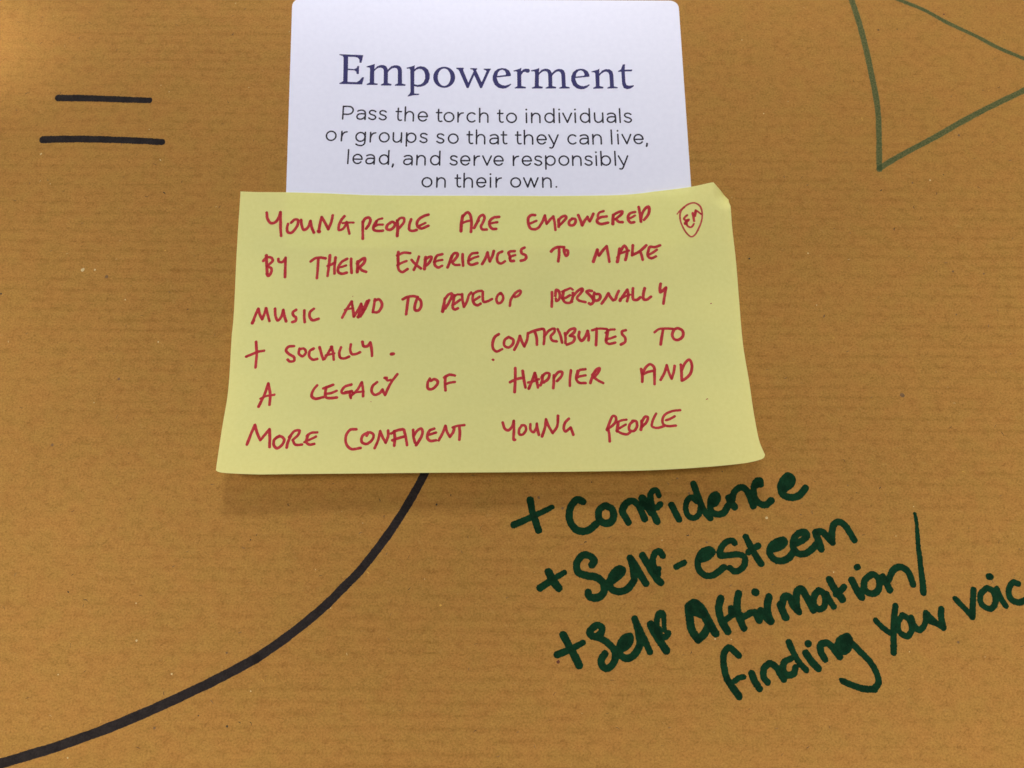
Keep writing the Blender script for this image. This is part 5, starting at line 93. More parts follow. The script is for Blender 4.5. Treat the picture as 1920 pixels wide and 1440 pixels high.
FLECKS = {"dark":[[0.153,0.107,-90.97,51.6,-90.62,51.35,-90.29,50.98],[0.286,0.2,-63.75,-78.94,-63.68,-78.94],[0.179,0.126,-70.39,-76.7,-70.32,-76.7],[0.119,0.084,-61.27,-77.97,-60.88,-78.15,-60.79,-78.35],[0.245,0.172,60.59,33.0,60.67,33.0],[0.27,0.189,-129.18,23.48,-129.1,23.48],[0.134,0.094,-81.62,19.36,-81.54,19.36],[0.176,0.123,-61.7,-37.74,-61.46,-37.8,-61.33,-37.82],[0.152,0.106,-53.28,-29.33,-53.24,-29.62,-52.96,-29.74],[0.127,0.089,-31.53,-28.14,-31.39,-28.66,-31.43,-28.9],[0.254,0.177,-17.93,-29.43,-17.95,-29.52,-18.08,-29.63],[0.178,0.125,-14.47,-27.14,-14.63,-27.34,-14.77,-27.36],[0.151,0.105,17.6,-38.28,17.19,-38.29,17.02,-38.51],[0.153,0.107,18.87,-24.07,19.1,-24.18,19.16,-24.32],[0.154,0.108,50.48,-21.51,50.4,-21.63,50.37,-21.75],[0.127,0.089,82.14,-26.74,82.21,-26.74],[0.125,0.088,80.97,-38.34,80.97,-38.55,80.83,-38.7],[0.151,0.106,41.67,-36.59,41.46,-36.82,41.05,-36.73],[0.127,0.089,88.08,-25.33,87.77,-25.71,87.7,-25.87],[0.126,0.088,108.0,-35.03,107.89,-35.06,107.62,-35.07],[0.138,0.096,83.15,41.5,83.01,41.33,82.96,41.26],[0.137,0.096,98.68,41.45,98.5,41.25,98.44,40.72],[0.167,0.117,96.53,52.18,96.42,52.17,96.01,51.91],[0.168,0.117,113.21,56.56,113.08,56.53,112.97,56.38],[0.198,0.139,-103.12,-49.54,-102.87,-49.82,-102.77,-49.92],[0.205,0.143,100.27,100.06,100.61,100.17,100.84,99.97],[0.176,0.123,105.88,100.55,105.67,100.26,105.56,100.16]],"brown":[[0.381,0.267,6.48,-27.88,6.35,-27.95,6.22,-27.89],[0.304,0.213,11.99,-30.41,12.07,-30.41],[0.474,0.332,-103.18,28.09,-103.04,28.09,-102.77,28.05],[0.394,0.276,-96.84,1.35,-96.92,1.28,-96.9,1.09],[0.335,0.235,-111.05,-15.1,-111.18,-15.21,-111.27,-15.2],[0.317,0.222,102.27,-60.84,102.14,-60.87,102.03,-60.92],[0.251,0.176,45.8,-38.27,45.8,-38.41,45.77,-38.52],[0.589,0.412,95.8,-2.7,95.77,-2.89,95.72,-2.96],[0.299,0.209,112.25,29.66,112.22,29.48,112.21,29.37],[0.271,0.19,119.94,29.03,119.99,28.86,120.11,28.84],[0.223,0.156,104.77,54.48,104.75,54.33,104.67,53.87],[0.34,0.238,118.58,68.12,118.62,68.05,118.62,67.82],[0.165,0.115,87.11,40.19,87.08,40.11,86.99,39.91],[0.214,0.15,78.52,17.92,78.31,17.45,78.14,17.14],[0.214,0.15,111.5,18.2,111.64,17.88,111.68,17.7],[0.298,0.209,-80.15,-79.26,-80.01,-79.32,-79.67,-79.3],[0.268,0.187,-64.99,-63.2,-65.14,-63.21,-65.23,-63.22],[0.12,0.084,-93.88,-77.38,-93.81,-77.38],[0.191,0.134,80.25,-24.86,80.29,-24.97,80.37,-25.07],[0.255,0.179,39.53,-23.2,39.58,-23.33,39.67,-23.4],[0.254,0.178,42.1,-26.86,42.23,-26.9,42.35,-26.88]],"red":[[0.388,0.272,10.46,-65.04,10.51,-65.24,10.66,-65.33],[0.265,0.185,119.14,105.15,119.16,105.09,119.23,105.03]],"light":[[0.244,0.171,-85.99,-60.53,-85.92,-60.53],[0.218,0.152,-77.23,-67.79,-77.17,-67.83,-77.16,-67.89],[0.169,0.119,-102.85,-67.9,-102.99,-67.93,-103.05,-68.0],[0.169,0.118,-59.05,-71.5,-58.98,-71.5],[0.189,0.133,-98.6,-85.48,-98.53,-85.48],[0.173,0.121,-87.0,-52.25,-86.92,-52.25],[0.328,0.23,60.22,-32.57,60.33,-32.73,60.53,-32.78],[0.462,0.323,-109.24,30.14,-109.24,29.98,-109.36,29.75],[0.272,0.19,-106.31,30.0,-106.2,29.9,-106.05,29.89],[0.14,0.098,-92.76,61.02,-92.6,60.82,-92.34,60.56],[0.199,0.14,-88.13,10.89,-88.11,10.79,-88.08,10.75],[0.188,0.132,-97.6,21.91,-97.52,21.91],[0.131,0.091,-102.23,-4.66,-102.28,-4.7,-102.46,-4.76],[0.114,0.079,-35.13,-33.9,-35.24,-33.87,-35.5,-33.95],[0.112,0.078,-45.82,-44.52,-45.88,-44.68,-46.06,-44.78],[0.112,0.078,-20.36,-46.72,-20.39,-46.82,-20.37,-46.96],[0.183,0.128,46.45,-60.1,46.49,-60.19,46.63,-60.25],[0.174,0.122,74.98,-45.21,75.04,-45.23,75.05,-45.31],[0.134,0.094,50.26,-60.28,50.21,-60.32,50.14,-60.31],[0.138,0.097,35.39,-37.86,35.32,-37.91,35.15,-37.94],[0.251,0.176,109.34,54.95,109.43,54.97,109.48,54.94],[0.191,0.134,75.66,34.57,75.76,34.45,75.81,34.34],[0.161,0.113,76.7,20.56,76.74,20.48,76.73,20.42],[0.171,0.12,67.21,74.6,67.22,74.41,67.32,74.32],[0.175,0.123,62.89,97.25,62.95,97.03,62.89,96.75],[0.126,0.088,90.43,-36.88,90.48,-36.93,90.53,-36.95],[0.122,0.085,90.59,-62.92,90.72,-63.03,90.78,-63.04],[0.225,0.158,-124.03,62.68,-124.17,62.65,-124.44,62.32],[0.139,0.098,-120.66,54.08,-120.65,53.98,-120.77,53.66],[0.144,0.101,-94.73,83.11,-94.65,82.99,-94.51,82.87],[0.144,0.1,-92.32,81.2,-92.27,81.0,-92.22,80.89],[0.142,0.099,-96.63,69.71,-96.52,69.79,-96.2,69.7],[0.144,0.101,-70.98,82.41,-70.9,82.27,-70.71,82.28],[0.136,0.095,-41.83,-53.3,-41.91,-53.32,-41.94,-53.35],[0.109,0.077,107.76,-64.04,107.8,-64.12,107.87,-64.24],[0.139,0.098,95.48,-29.92,95.42,-30.02,95.34,-30.15]],"orange":[[0.149,0.104,-33.9,-45.18,-33.65,-45.24,-33.27,-45.59],[0.271,0.19,-16.5,-52.61,-16.49,-52.71,-16.54,-52.84],[0.137,0.096,-89.04,35.26,-88.86,35.22,-88.5,35.12]]}

# ------------------------------------------------------------------ helpers: smooth pen paths -> one clean flat ink mesh
def lattice(ix, iy, seed):
    h = (ix * 374761393 + iy * 668265263 + seed * 974711) & 0xffffffff
    h = ((h ^ (h >> 13)) * 1274126177) & 0xffffffff
    return ((h ^ (h >> 16)) & 0xffff) / 32768.0 - 1.0

def value_noise(x, y, seed):
    ix, iy = np.floor(x).astype(np.int64), np.floor(y).astype(np.int64)
    fx, fy = x - ix, y - iy
    fx, fy = fx * fx * (3 - 2 * fx), fy * fy * (3 - 2 * fy)
    a, b = lattice(ix, iy, seed), lattice(ix + 1, iy, seed)
    c, d = lattice(ix, iy + 1, seed), lattice(ix + 1, iy + 1, seed)
    return (a * (1 - fx) + b * fx) * (1 - fy) + (c * (1 - fx) + d * fx) * fy

def pen_path(row, spacing):
    """[r0, r1, x0, y0, x1, y1, ...] -> centripetal Catmull-Rom samples (x, y, r)."""
    r0, r1 = row[0], row[1]
    p = [np.array(row[i:i + 2], float) for i in range(2, len(row), 2)]
    q = [p[0]]
    for a in p[1:]:
        if np.hypot(*(a - q[-1])) > 1e-4:
            q.append(a)
    p = q
    if len(p) == 1:
        return np.array([[p[0][0], p[0][1], r0]])
    ext = [2 * p[0] - p[1]] + p + [2 * p[-1] - p[-2]]
    pts = []
    for i in range(1, len(ext) - 2):
        a, b, c, d = ext[i - 1:i + 3]
        t0 = 0.0
        t1 = t0 + math.sqrt(np.hypot(*(b - a)))
        t2 = t1 + math.sqrt(np.hypot(*(c - b)))
        t3 = t2 + math.sqrt(np.hypot(*(d - c)))
        n = max(2, int(np.hypot(*(c - b)) / spacing) + 1)
        for t in np.linspace(t1, t2, n, endpoint=(i == len(ext) - 3)):
            a1 = a * (t1 - t) / (t1 - t0) + b * (t - t0) / (t1 - t0)
            a2 = b * (t2 - t) / (t2 - t1) + c * (t - t1) / (t2 - t1)
            a3 = c * (t3 - t) / (t3 - t2) + d * (t - t2) / (t3 - t2)
            b1 = a1 * (t2 - t) / (t2 - t0) + a2 * (t - t0) / (t2 - t0)
            b2 = a2 * (t3 - t) / (t3 - t1) + a3 * (t - t1) / (t3 - t1)
            pts.append(b1 * (t2 - t) / (t2 - t1) + b2 * (t - t1) / (t2 - t1))
    pts = np.array(pts)
    s = np.concatenate([[0], np.cumsum(np.hypot(*np.diff(pts, axis=0).T))])
    r = r0 + (r1 - r0) * s / max(s[-1], 1e-9)
    return np.column_stack([pts, r])

def polygon_sdf(loops, X, Y):
    best = np.full(X.shape, 1e9)
    inside = np.zeros(X.shape, bool)
    for l in loops:
        px, py = np.array(l[0::2]), np.array(l[1::2])
        for i in range(len(px)):
            ax, ay, bx, by = px[i - 1], py[i - 1], px[i], py[i]
            ex, ey = bx - ax, by - ay
            L = ex * ex + ey * ey
            if L < 1e-12:
                continue
            t = np.clip(((X - ax) * ex + (Y - ay) * ey) / L, 0, 1)
            best = np.minimum(best, np.hypot(X - ax - t * ex, Y - ay - t * ey))
            if abs(ey) > 1e-9:
                hit = ((ay > Y) != (by > Y)) & (X < ax + (Y - ay) * ex / ey)
                inside ^= hit
    return np.where(inside, -best, best)

def ink(name, rows, mat, parent, origin, height, step, rough=0.0, grain=0.35, wobble=0.0, seed=1, polys=None):
    """One flat mesh holding the union of all strokes: a distance field cut by marching squares."""
    paths = [pen_path(r, step * 0.8) for r in rows]
    xs = [p[:, 0] for p in paths] + [np.array(l[0::2]) for g in (polys or []) for l in g]
    ys = [p[:, 1] for p in paths] + [np.array(l[1::2]) for g in (polys or []) for l in g]
    pad = (max([p[:, 2].max() for p in paths]) if paths else 0) + rough + wobble + 3 * step
    x0, x1 = min(a.min() for a in xs) - pad, max(a.max() for a in xs) + pad
    y0, y1 = min(a.min() for a in ys) - pad, max(a.max() for a in ys) + pad
    nx, ny = int((x1 - x0) / step) + 2, int((y1 - y0) / step) + 2
    gx, gy = x0 + np.arange(nx) * step, y0 + np.arange(ny) * step
    S = np.full((ny, nx), 9.0)
    DEN = np.zeros((ny, nx))                    # how many strokes lie on top of each other, plus the blot where the pen stopped
    for p in paths:
        one = np.full((ny, nx), 9.0)
        for e in (p[0], p[-1]):
            q = np.hypot(gx[None, :] - e[0], gy[:, None] - e[1]) / (e[2] * 1.5)
            DEN += 0.45 * np.clip(1.0 - q, 0, 1)
        for k in range(0, len(p), 24):
            c = p[k:k + 24]
            m = c[:, 2].max() + rough + wobble + 2 * step
            i0, i1 = int((c[:, 0].min() - m - x0) / step), int((c[:, 0].max() + m - x0) / step) + 2
            j0, j1 = int((c[:, 1].min() - m - y0) / step), int((c[:, 1].max() + m - y0) / step) + 2
            i0, j0 = max(i0, 0), max(j0, 0)
            d = np.hypot(gx[None, i0:i1, None] - c[None, None, :, 0], gy[j0:j1, None, None] - c[None, None, :, 1]) - c[None, None, :, 2]
            one[j0:j1, i0:i1] = np.minimum(one[j0:j1, i0:i1], d.min(axis=2))
        S = np.minimum(S, one)
        DEN += np.clip(-one / (2 * step), 0, 1)
    for g in (polys or []):
        lx = np.concatenate([l[0::2] for l in g]); ly = np.concatenate([l[1::2] for l in g])
        i0, i1 = int((lx.min() - x0) / step) - 2, int((lx.max() - x0) / step) + 4
        j0, j1 = int((ly.min() - y0) / step) - 2, int((ly.max() - y0) / step) + 4
        i0, j0 = max(i0, 0), max(j0, 0)
        X, Y = np.meshgrid(gx[i0:i1], gy[j0:j1])
        S[j0:j1, i0:i1] = np.minimum(S[j0:j1, i0:i1], polygon_sdf(g, X, Y))
    if rough or wobble:
        X, Y = np.meshgrid(gx, gy)
        S = S + rough * value_noise(X / grain, Y / grain, seed) + wobble * value_noise(X / 2.2, Y / 2.2, seed + 7)
    S[np.abs(S) < 1e-5] = 1e-5
    neg = S < 0
    cnt = neg[:-1, :-1].astype(int) + neg[:-1, 1:] + neg[1:, :-1] + neg[1:, 1:]
    verts, faces, ids, den = [], [], {}, []
    def corner(j, i):
        k = (j, i)
        if k not in ids:
            ids[k] = len(verts); verts.append((gx[i], gy[j])); den.append(DEN[j, i])
        return ids[k]
    def cut(j, i, jj, ii):
        if (jj, ii) < (j, i):
            j, i, jj, ii = jj, ii, j, i
        k = (j, i, jj, ii)
        if k not in ids:
            a, b = S[j, i], S[jj, ii]
            t = a / (a - b)
            ids[k] = len(verts); verts.append((gx[i] + t * (gx[ii] - gx[i]), gy[j] + t * (gy[jj] - gy[j]))); den.append(max(DEN[j, i], DEN[jj, ii]))
        return ids[k]
    for j, i in np.argwhere(cnt > 0).tolist():
        if cnt[j, i] == 4:
            faces.append((corner(j, i), corner(j, i + 1), corner(j + 1, i + 1), corner(j + 1, i)))
            continue
        ring = [(j, i), (j, i + 1), (j + 1, i + 1), (j + 1, i)]
        f = []
        for k in range(4):
            a, b = ring[k], ring[(k + 1) % 4]
            if neg[a]:
                f.append(corner(*a))
            if neg[a] != neg[b]:
                f.append(cut(*a, *b))
        if len(f) >= 3:
            faces.append(f)
    ox, oy, oz = origin
    v3 = [(x * MM - ox, y * MM - oy, height(x, y) * MM - oz) for x, y in verts]
    o = mesh(name, v3, faces, mat, parent)
    o.data.attributes.new('ink_density', 'FLOAT', 'POINT').data.foreach_set('value', den)
    return o

def mesh(name, verts, faces, mat, parent=None, smooth=False):
    me = bpy.data.meshes.new(name)
    me.from_pydata(verts, [], faces)
    me.materials.append(mat)
    if smooth:
        me.polygons.foreach_set('use_smooth', [True] * len(me.polygons))
    me.update()
    o = bpy.data.objects.new(name, me)
    col.objects.link(o)
    o.parent = parent
    return o

def tag(o, label=None, category=None, group=None, kind=None):
    for k, v in (('label', label), ('category', category), ('group', group), ('kind', kind)):
        if v:
            o[k] = v
    return o

# ------------------------------------------------------------------ materials
class Mat:
    def __init__(self, name, rough=0.8, spec=0.3):
        self.m = bpy.data.materials.new(name)
        self.m.use_nodes = True
        self.t = self.m.node_tree
        self.p = self.t.nodes['Principled BSDF']
        self.p.inputs['Roughness'].default_value = rough
        self.p.inputs['Specular IOR Level'].default_value = spec
        self.geo = self.t.nodes.new('ShaderNodeNewGeometry').outputs['Position']   # table position in metres
    def link(self, a, b):
        self.t.links.new(a, b)
    def noise(self, scale, detail=3.0, rough=0.55, offset=(0, 0, 0), rot=0.0, dist=0.0):
        mp = self.t.nodes.new('ShaderNodeMapping')
        mp.inputs['Scale'].default_value = scale
        mp.inputs['Location'].default_value = offset
        if rot:
            mr = self.t.nodes.new('ShaderNodeMapping')
            mr.inputs['Rotation'].default_value = (0, 0, rot)
            self.link(self.geo, mr.inputs['Vector'])
            self.link(mr.outputs['Vector'], mp.inputs['Vector'])
        else:
            self.link(self.geo, mp.inputs['Vector'])
        n = self.t.nodes.new('ShaderNodeTexNoise')
        n.inputs['Scale'].default_value = 1.0
        n.inputs['Detail'].default_value = detail
        n.inputs['Roughness'].default_value = rough
        n.inputs['Distortion'].default_value = dist
        self.link(mp.outputs['Vector'], n.inputs['Vector'])
        return n.outputs['Fac']
    def ramp(self, fac, stops):
        r = self.t.nodes.new('ShaderNodeValToRGB')
        e = r.color_ramp.elements
        while len(e) < len(stops):
            e.new(0.5)
        for k, (pos, c) in enumerate(stops):
            e[k].position = pos
            e[k].color = tuple(c) + (1,) if not isinstance(c, (int, float)) else (c, c, c, 1)
        self.link(fac, r.inputs['Fac'])
        return r.outputs['Color']
    def mix(self, fac, a, b, mode='MIX'):
        n = self.t.nodes.new('ShaderNodeMix')
        n.data_type = 'RGBA'
        n.blend_type = mode
        for v, s in ((fac, n.inputs[0]), (a, n.inputs[6]), (b, n.inputs[7])):
            if isinstance(v, (int, float)):
                s.default_value = v
            elif isinstance(v, tuple):
                s.default_value = v + (1,)
            else:
                self.link(v, s)
        return n.outputs[2]
    def math(self, op, a, b):
        n = self.t.nodes.new('ShaderNodeMath')
        n.operation = op
        for v, s in ((a, n.inputs[0]), (b, n.inputs[1])):
            if isinstance(v, (int, float)):
                s.default_value = v
            else:
                self.link(v, s)
        return n.outputs[0]
    def base(self, c):
        if isinstance(c, tuple):
            self.p.inputs['Base Color'].default_value = c + (1,)
        else:
            self.link(c, self.p.inputs['Base Color'])
    def bump(self, h, strength, distance):
        b = self.t.nodes.new('ShaderNodeBump')
        b.inputs['Strength'].default_value = strength
        b.inputs['Distance'].default_value = distance
        self.link(h, b.inputs['Height'])
        self.link(b.outputs['Normal'], self.p.inputs['Normal'])

def kraft_ribs(k):
    """The faint machine ribs of kraft paper: thin, broken, a little wavy, about 2 mm apart."""
    sep = k.t.nodes.new('ShaderNodeSeparateXYZ')
    k.link(k.geo, sep.inputs[0])
    wav = k.noise((18, 60, 1), 2.0, 0.5, (3.1, 7.7, 0))
    ph = k.math('ADD', k.math('ADD', k.math('MULTIPLY', sep.outputs['Y'], 6.2832 / 0.00265), k.math('MULTIPLY', sep.outputs['X'], 20.0)), k.math('MULTIPLY', wav, 4.0))
    wave = k.math('POWER', k.math('MULTIPLY', k.math('ADD', k.math('SINE', ph, 0.0), 1.0), 0.5), 2.2)
    brk = k.ramp(k.noise((75, 330, 1), 3.0, 0.6, (0.3, 0.1, 0), 0.012, 0.4), [(0.30, 0.15), (0.62, 1.0)])
    area_ = k.ramp(k.noise((9, 12, 1), 2.0, 0.5, (5.5, 2.5, 0)), [(0.38, 0.35), (0.60, 1.0)])
    return k.math('SUBTRACT', 1.0, k.math('MULTIPLY', k.math('MULTIPLY', wave, brk), area_))

k = Mat('brown_kraft_paper', 0.85, 0.12)
ribs = kraft_ribs(k)
fuzz = k.noise((2100, 2300, 1), 4.0, 0.7, (1, 2, 0))
blot = k.noise((380, 520, 1), 4.0, 0.6, (7, 3, 0))
cloud = k.noise((14, 18, 1), 3.0, 0.5, (2, 9, 0))
fib1 = k.noise((650, 1900, 1), 2.0, 0.5, (0, 0, 0), -0.7, 1.2)
fib2 = k.noise((600, 1700, 1), 2.0, 0.5, (5, 1, 0), 0.5, 1.2)
fib3 = k.noise((700, 2000, 1), 2.0, 0.5, (9, 4, 0), -1.5, 1.2)
c = k.ramp(ribs, [(0.0, (0.306, 0.151, 0.0330)), (0.55, (0.336, 0.167, 0.0380)), (1.0, (0.350, 0.175, 0.0405))])
hue = k.noise((140, 190, 1), 3.0, 0.6, (12, 4, 0))
c = k.mix(1.0, c, k.ramp(hue, [(0.38, (0.975, 1.016, 0.99)), (0.5, (1.0, 1.0, 1.0)), (0.62, (1.018, 0.984, 1.0))]), 'MULTIPLY')
c = k.mix(1.0, c, k.ramp(cloud, [(0.36, (0.96, 0.96, 0.955)), (0.64, (1.035, 1.035, 1.04))]), 'MULTIPLY')
c = k.mix(1.0, c, k.ramp(blot, [(0.34, (0.89, 0.875, 0.85)), (0.5, (1.0, 1.0, 1.0)), (0.66, (1.055, 1.055, 1.06))]), 'MULTIPLY')
c = k.mix(1.0, c, k.ramp(fuzz, [(0.34, (0.77, 0.745, 0.70)), (0.5, (1.0, 1.0, 1.0)), (0.66, (1.21, 1.21, 1.24))]), 'MULTIPLY')
c = k.mix(k.ramp(fib1, [(0.63, 0.0), (0.73, 0.45)]), c, (0.18, 0.080, 0.018))
c = k.mix(k.ramp(fib2, [(0.645, 0.0), (0.74, 0.42)]), c, (0.19, 0.086, 0.020))
c = k.mix(k.ramp(fib3, [(0.645, 0.0), (0.74, 0.42)]), c, (0.19, 0.086, 0.020))
c = k.mix(k.ramp(fib2, [(0.27, 0.32), (0.37, 0.0)]), c, (0.45, 0.26, 0.080))
k.base(c)
k.bump(k.math('ADD', k.math('MULTIPLY', ribs, 0.35), k.math('MULTIPLY', fuzz, 0.30)), 0.25, 0.00022)
KRAFT = k.m

def marker(name, dark, pale, rough=0.8, spec=0.05, spread=0.5, pool=0.35):
    """Felt pen ink soaked into paper: streaky, darker where strokes cross or the pen rested."""
    m = Mat(name, rough, spec)
    n = m.noise((420, 420, 1), 4.0, 0.6, (3, 3, 0))
    f = m.noise((2200, 2200, 1), 2.0, 0.6, (8, 1, 0))
    at = m.t.nodes.new('ShaderNodeAttribute')
    at.attribute_name = 'ink_density'
    v = m.math('ADD', m.math('MULTIPLY', n, 1 - spread * 0.5), m.math('MULTIPLY', f, spread * 0.5))
    v = m.math('SUBTRACT', v, m.math('MULTIPLY', m.math('SUBTRACT', at.outputs['Fac'], 1.0), pool * 0.3))
    m.base(m.ramp(v, [(0.34, dark), (0.64, pale)]))
    m.bump(kraft_ribs(m), 0.15, 0.0002)
    return m.m

BLACK = marker('black_marker_ink', (0.013, 0.0105, 0.010), (0.030, 0.0235, 0.0215), spread=1.0)
GREEN = marker('dark_green_marker_ink', (0.0026, 0.0160, 0.0065), (0.0068, 0.040, 0.0155), spread=0.9, pool=0.25)
OLIVE = marker('worn_green_marker_ink', (0.046, 0.064, 0.024), (0.128, 0.124, 0.044), 0.85, 0.1, 1.6, 0.5)
RED = marker('red_felt_pen_ink', (0.34, 0.018, 0.027), (0.52, 0.055, 0.062), spread=0.8, pool=0.3)
RED2 = marker('thin_red_pen_ink', (0.36, 0.030, 0.032), (0.52, 0.100, 0.080), spread=0.8)
NAVY = marker('navy_print', (0.040, 0.036, 0.120), (0.052, 0.047, 0.145), 0.7, pool=0.0)
TEXT = marker('charcoal_print', (0.028, 0.024, 0.036), (0.040, 0.035, 0.050), 0.7, pool=0.0)

w = Mat('white_card_stock', 0.6, 0.2)
w.base(w.ramp(w.noise((700, 700, 1), 4.0, 0.6), [(0.25, (0.700, 0.700, 0.825)), (0.75, (0.740, 0.738, 0.860))]))
w.bump(w.math('ADD', w.math('MULTIPLY', w.noise((1800, 1800, 1), 3.0, 0.6), 0.06), w.noise((30, 38, 1), 2.0, 0.45, (6, 2, 0))), 0.25, 0.0010)
CARDMAT = w.m

y = Mat('yellow_note_paper', 0.85, 0.15)
ycol = y.mix(1.0, y.ramp(y.noise((900, 900, 1), 4.0, 0.65), [(0.25, (0.860, 0.830, 0.320)), (0.75, (0.915, 0.885, 0.365))]),
             y.ramp(y.noise((45, 60, 1), 3.0, 0.5, (1, 5, 0)), [(0.3, (0.97, 0.98, 0.98)), (0.7, (1.03, 1.02, 1.0))]), 'MULTIPLY')
y.base(ycol)
y.bump(y.math('ADD', y.math('MULTIPLY', y.noise((1600, 1600, 1), 3.0, 0.6), 0.10), y.noise((55, 70, 1), 2.0, 0.45, (2, 2, 0))), 0.30, 0.0012)
tl = y.t.nodes.new('ShaderNodeBsdfTranslucent')
y.link(ycol, tl.inputs['Color'])
mx = y.t.nodes.new('ShaderNodeMixShader')
mx.inputs['Fac'].default_value = 0.27
out = y.t.nodes['Material Output']
y.link(y.p.outputs['BSDF'], mx.inputs[1])
y.link(tl.outputs['BSDF'], mx.inputs[2])
y.link(mx.outputs['Shader'], out.inputs['Surface'])
NOTEMAT = y.m

def plain(name, c):
    m = Mat(name, 0.8, 0.2)
    m.base(m.ramp(m.noise((1500, 1500, 1), 2.0), [(0.3, tuple(0.85 * q for q in c)), (0.7, tuple(1.15 * q for q in c))]))
    return m.m

# ------------------------------------------------------------------ the brown paper on the table and what is drawn on it
PAPER_O = (0.0, 0.0, 0.0)
NX, NY = 60, 50
verts = [(-1.20 + 2.40 * i / NX, -1.00 + 2.0 * j / NY, 0.0) for j in range(NY + 1) for i in range(NX + 1)]
faces = [(j * (NX + 1) + i, j * (NX + 1) + i + 1, (j + 1) * (NX + 1) + i + 1, (j + 1) * (NX + 1) + i) for j in range(NY) for i in range(NX)]
paper = mesh('brown_paper', verts, faces, KRAFT)
tag(paper, kind='structure')

flat = lambda x, y: 0.030
for rows, lab in zip(EQUALS, ('shorter upper black bar of the equals sign', 'longer lower black bar of the equals sign')):
    o = ink('equals_sign_bar', rows, BLACK, paper, PAPER_O, flat, 0.11, 0.075, 0.3, 0.05, 3)
    o['label'] = lab
ink('curved_line', CURVE, BLACK, paper, PAPER_O, flat, 0.12, 0.05, 0.3, 0.07, 5)
ink('triangle_outline', TRIANGLE, OLIVE, paper, PAPER_O, flat, 0.11, 0.08, 0.28, 0.06, 8)
for n, (word, rows) in enumerate(GREEN_WORDS):
    o = ink('plus_sign' if word == 'plus' else 'handwritten_word', rows, GREEN, paper, PAPER_O, flat, 0.11, 0.075, 0.28, 0.06, 20 + n)
    if word != 'plus':
        o['label'] = 'dark green handwritten %s' % word

DARK = plain('dark_fibre', (0.055, 0.035, 0.022))
BROWN = plain('brown_stain', (0.17, 0.095, 0.042))
REDDOT = plain('red_brown_spot', (0.11, 0.035, 0.022))
LIGHT = plain('pale_fibre', (0.54, 0.41, 0.20))
ORANGE = plain('orange_fibre', (0.55, 0.30, 0.06))
rnd = random.Random(11)
def scatter(n, r, L, spread=(145, 110)):
    rows = []
    for _ in range(n):
        x, y, a, l = rnd.uniform(-spread[0] - 15, spread[0] + 15), rnd.uniform(-spread[1], spread[1] + 15), rnd.gauss(0.6, 0.8), rnd.uniform(*L)
        rr = rnd.uniform(*r)
        bend = rnd.uniform(-.25, .25) * l
        rows.append([rr, rr * .6, x, y, x + math.cos(a) * l / 2 - math.sin(a) * bend, y + math.sin(a) * l / 2 + math.cos(a) * bend, x + math.cos(a) * l, y + math.sin(a) * l])
    return rows
def flecks(name, rows, mat, z):
    """Short fibres and specks in the paper, each a small tapered sliver."""
    v, f = [], []
    for row in rows:
        p = pen_path(row, 0.12)
        d = np.gradient(p[:, :2], axis=0) if len(p) > 1 else np.array([[1.0, 0.0]])
        m = len(p)
        for side in (1, -1):
            pass
        left, right = [], []
        for q in range(m):
            t = d[q] / (np.hypot(*d[q]) + 1e-9)
            taper = math.sin(math.pi * (0.12 + 0.76 * q / max(m - 1, 1))) * p[q, 2] * rnd.uniform(0.75, 1.2)
            left.append((p[q, 0] - t[1] * taper, p[q, 1] + t[0] * taper)); right.append((p[q, 0] + t[1] * taper, p[q, 1] - t[0] * taper))
        if m < 6:                                     # a speck: an uneven little disc
            cx, cy, r = p[:, 0].mean(), p[:, 1].mean(), row[0]
            ring = [(cx + r * rnd.uniform(.75, 1.2) * math.cos(a * math.pi / 5), cy + r * rnd.uniform(.75, 1.2) * math.sin(a * math.pi / 5)) for a in range(10)]
        else:
            t0 = d[0] / np.hypot(*d[0]); t1 = d[-1] / np.hypot(*d[-1])
            ring = [tuple(p[0, :2] - t0 * row[0] * .5)] + right + [tuple(p[-1, :2] + t1 * row[0] * .5)] + left[::-1]
        b = len(v)
        v += [(x * MM, y * MM, z * MM) for x, y in ring]
        f.append(tuple(range(b, b + len(ring))))
    return tag(mesh(name, v, f, mat, paper), kind='stuff')
flecks('dark_fibres', FLECKS['dark'] + scatter(260, (0.045, 0.085), (0.4, 1.3)), DARK, 0.012)
flecks('brown_stains', FLECKS['brown'] + scatter(240, (0.06, 0.14), (0.3, 1.0)), BROWN, 0.009)
flecks('pale_fibres', FLECKS['light'] + scatter(120, (0.04, 0.08), (0.2, 0.7)), LIGHT, 0.015)
flecks('orange_fibres', FLECKS['orange'] + scatter(14, (0.05, 0.1), (0.5, 1.2)), ORANGE, 0.018)
flecks('red_specks', FLECKS['red'], REDDOT, 0.021)

# ------------------------------------------------------------------ the printed card
def rounded(corners, r, n=10):
    out = []
    for i in range(4):
        p, a, b = (Vector(corners[j]) for j in (i, i - 1, (i + 1) % 4))
        u, v = (a - p).normalized(), (b - p).normalized()
        s, e, c = p + u * r, p + v * r, p + (u + v) * r
        for q in range(n + 1):
            t = q / n
            out.append(((1 - t) ** 2 * s + 2 * t * (1 - t) * p + t * t * e) * 0.55 + 0.45 * (c + (((s - c) * (1 - t) + (e - c) * t).normalized() * r)))
    return out
CT = 0.35
cx, cy = sum(p[0] for p in CARD) / 4, sum(p[1] for p in CARD) / 4
CARD_O = (cx * MM, cy * MM, 0.0)
ring = rounded(CARD, 2.6)
n = len(ring)
def ringv(inset, z):
    res = []
    for q in ring:
        d = Vector((q.x - cx, q.y - cy)); d = d * (1 - inset / d.length)
        res.append((d.x * MM, d.y * MM, z * MM))
    return res
verts = ringv(0, 0.02) + ringv(0, CT - 0.06) + ringv(0.06, CT)
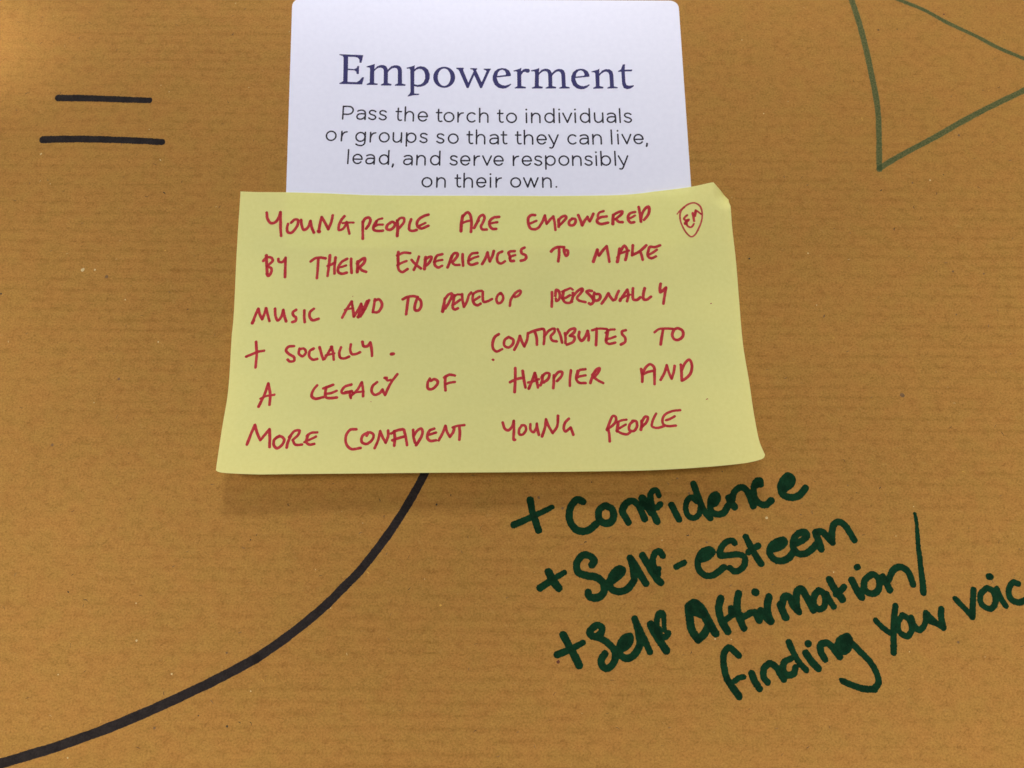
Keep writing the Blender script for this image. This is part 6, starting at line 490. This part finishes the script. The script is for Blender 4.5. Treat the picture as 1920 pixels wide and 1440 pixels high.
faces = [(l * n + i, l * n + (i + 1) % n, (l + 1) * n + (i + 1) % n, (l + 1) * n + i) for l in range(2) for i in range(n)]
faces = [tuple(reversed(f)) for f in faces] + [tuple(range(2 * n, 3 * n))[::-1], tuple(range(n))]
card = mesh('printed_card', verts, faces, CARDMAT)
card.location = CARD_O
tag(card, 'white card with navy printed heading Empowerment, tucked under the yellow note', 'card')
on_card = lambda x, y: CT + 0.02
ink('printed_heading', [], NAVY, card, CARD_O, on_card, 0.06, polys=HEADING)
for rows in BODY:
    ink('printed_text_line', rows, TEXT, card, CARD_O, on_card, 0.065)

# ------------------------------------------------------------------ the yellow sticky note
def along(flatlist, n):
    p = np.array(flatlist, float).reshape(-1, 2)
    s = np.concatenate([[0], np.cumsum(np.hypot(*np.diff(p, axis=0).T))]); s /= s[-1]
    path = pen_path([1, 1] + p.ravel().tolist(), 0.4)[:, :2]
    sp = np.concatenate([[0], np.cumsum(np.hypot(*np.diff(path, axis=0).T))]); sp /= sp[-1]
    t = np.linspace(0, 1, n)
    return np.column_stack([np.interp(t, sp, path[:, 0]), np.interp(t, sp, path[:, 1])])
NU, NV = 181, 111
ncut = 9
top = np.vstack([along(NOTE_EDGES['top'], NU - ncut), along(NOTE_EDGES['cut'], ncut + 1)[1:]])   # the last stretch is the clipped corner
bot, lef, rig = along(NOTE_EDGES['bottom'], NU), along(NOTE_EDGES['left'], NV), along(NOTE_EDGES['right'], NV)
ctr = (0.5 * (top.mean(axis=0) + bot.mean(axis=0)))
NOTE_O = (ctr[0] * MM, ctr[1] * MM, 0.0)
verts = []
for j in range(NV):
    v = j / (NV - 1)
    for i in range(NU):
        u = i / (NU - 1)
        p = (1 - v) * top[i] + v * bot[i] + (1 - u) * lef[j] + u * rig[j] - ((1 - u) * (1 - v) * top[0] + u * (1 - v) * top[-1] + (1 - u) * v * bot[0] + u * v * bot[-1])
        verts.append((p[0] * MM - NOTE_O[0], p[1] * MM - NOTE_O[1], note_height(p[0], p[1]) * MM))
faces = [((j + 1) * NU + i, (j + 1) * NU + i + 1, j * NU + i + 1, j * NU + i) for j in range(NV - 1) for i in range(NU - 1)]
note = mesh('sticky_note', verts, faces, NOTEMAT, smooth=True)
note.location = NOTE_O
tag(note, 'yellow sticky note covered in red capital handwriting, stuck over the bottom of the white card', 'sticky note')
on_note = lambda x, y: note_height(x, y) + 0.035
LINE_OF = [l for l, c in zip(('first', 'second', 'third', 'fourth', 'fifth', 'last'), (4, 5, 5, 4, 5, 4)) for _ in range(c)]
for n, (word, rows) in enumerate(NOTE_WORDS):
    o = ink('plus_sign' if word == '+' else 'handwritten_word', rows, RED, note, NOTE_O, on_note, 0.085, 0.03, 0.2, 0.035, 60 + n)
    if word != '+':
        o['label'] = 'red handwritten %s on the %s line of the note' % (word, LINE_OF[n])
b = ink('circled_initials', BADGE, RED2, note, NOTE_O, on_note, 0.07, 0.02, 0.2, 0.03, 90)
ink('initials', INITIALS, RED, b, NOTE_O, on_note, 0.07, 0.02, 0.2, 0.02, 91)
for n, row in enumerate(NOTE_SPECKS):
    ink('ink_speck', [row], RED2, note, NOTE_O, on_note, 0.04, 0.02, 0.2, 0.0, 92 + n)
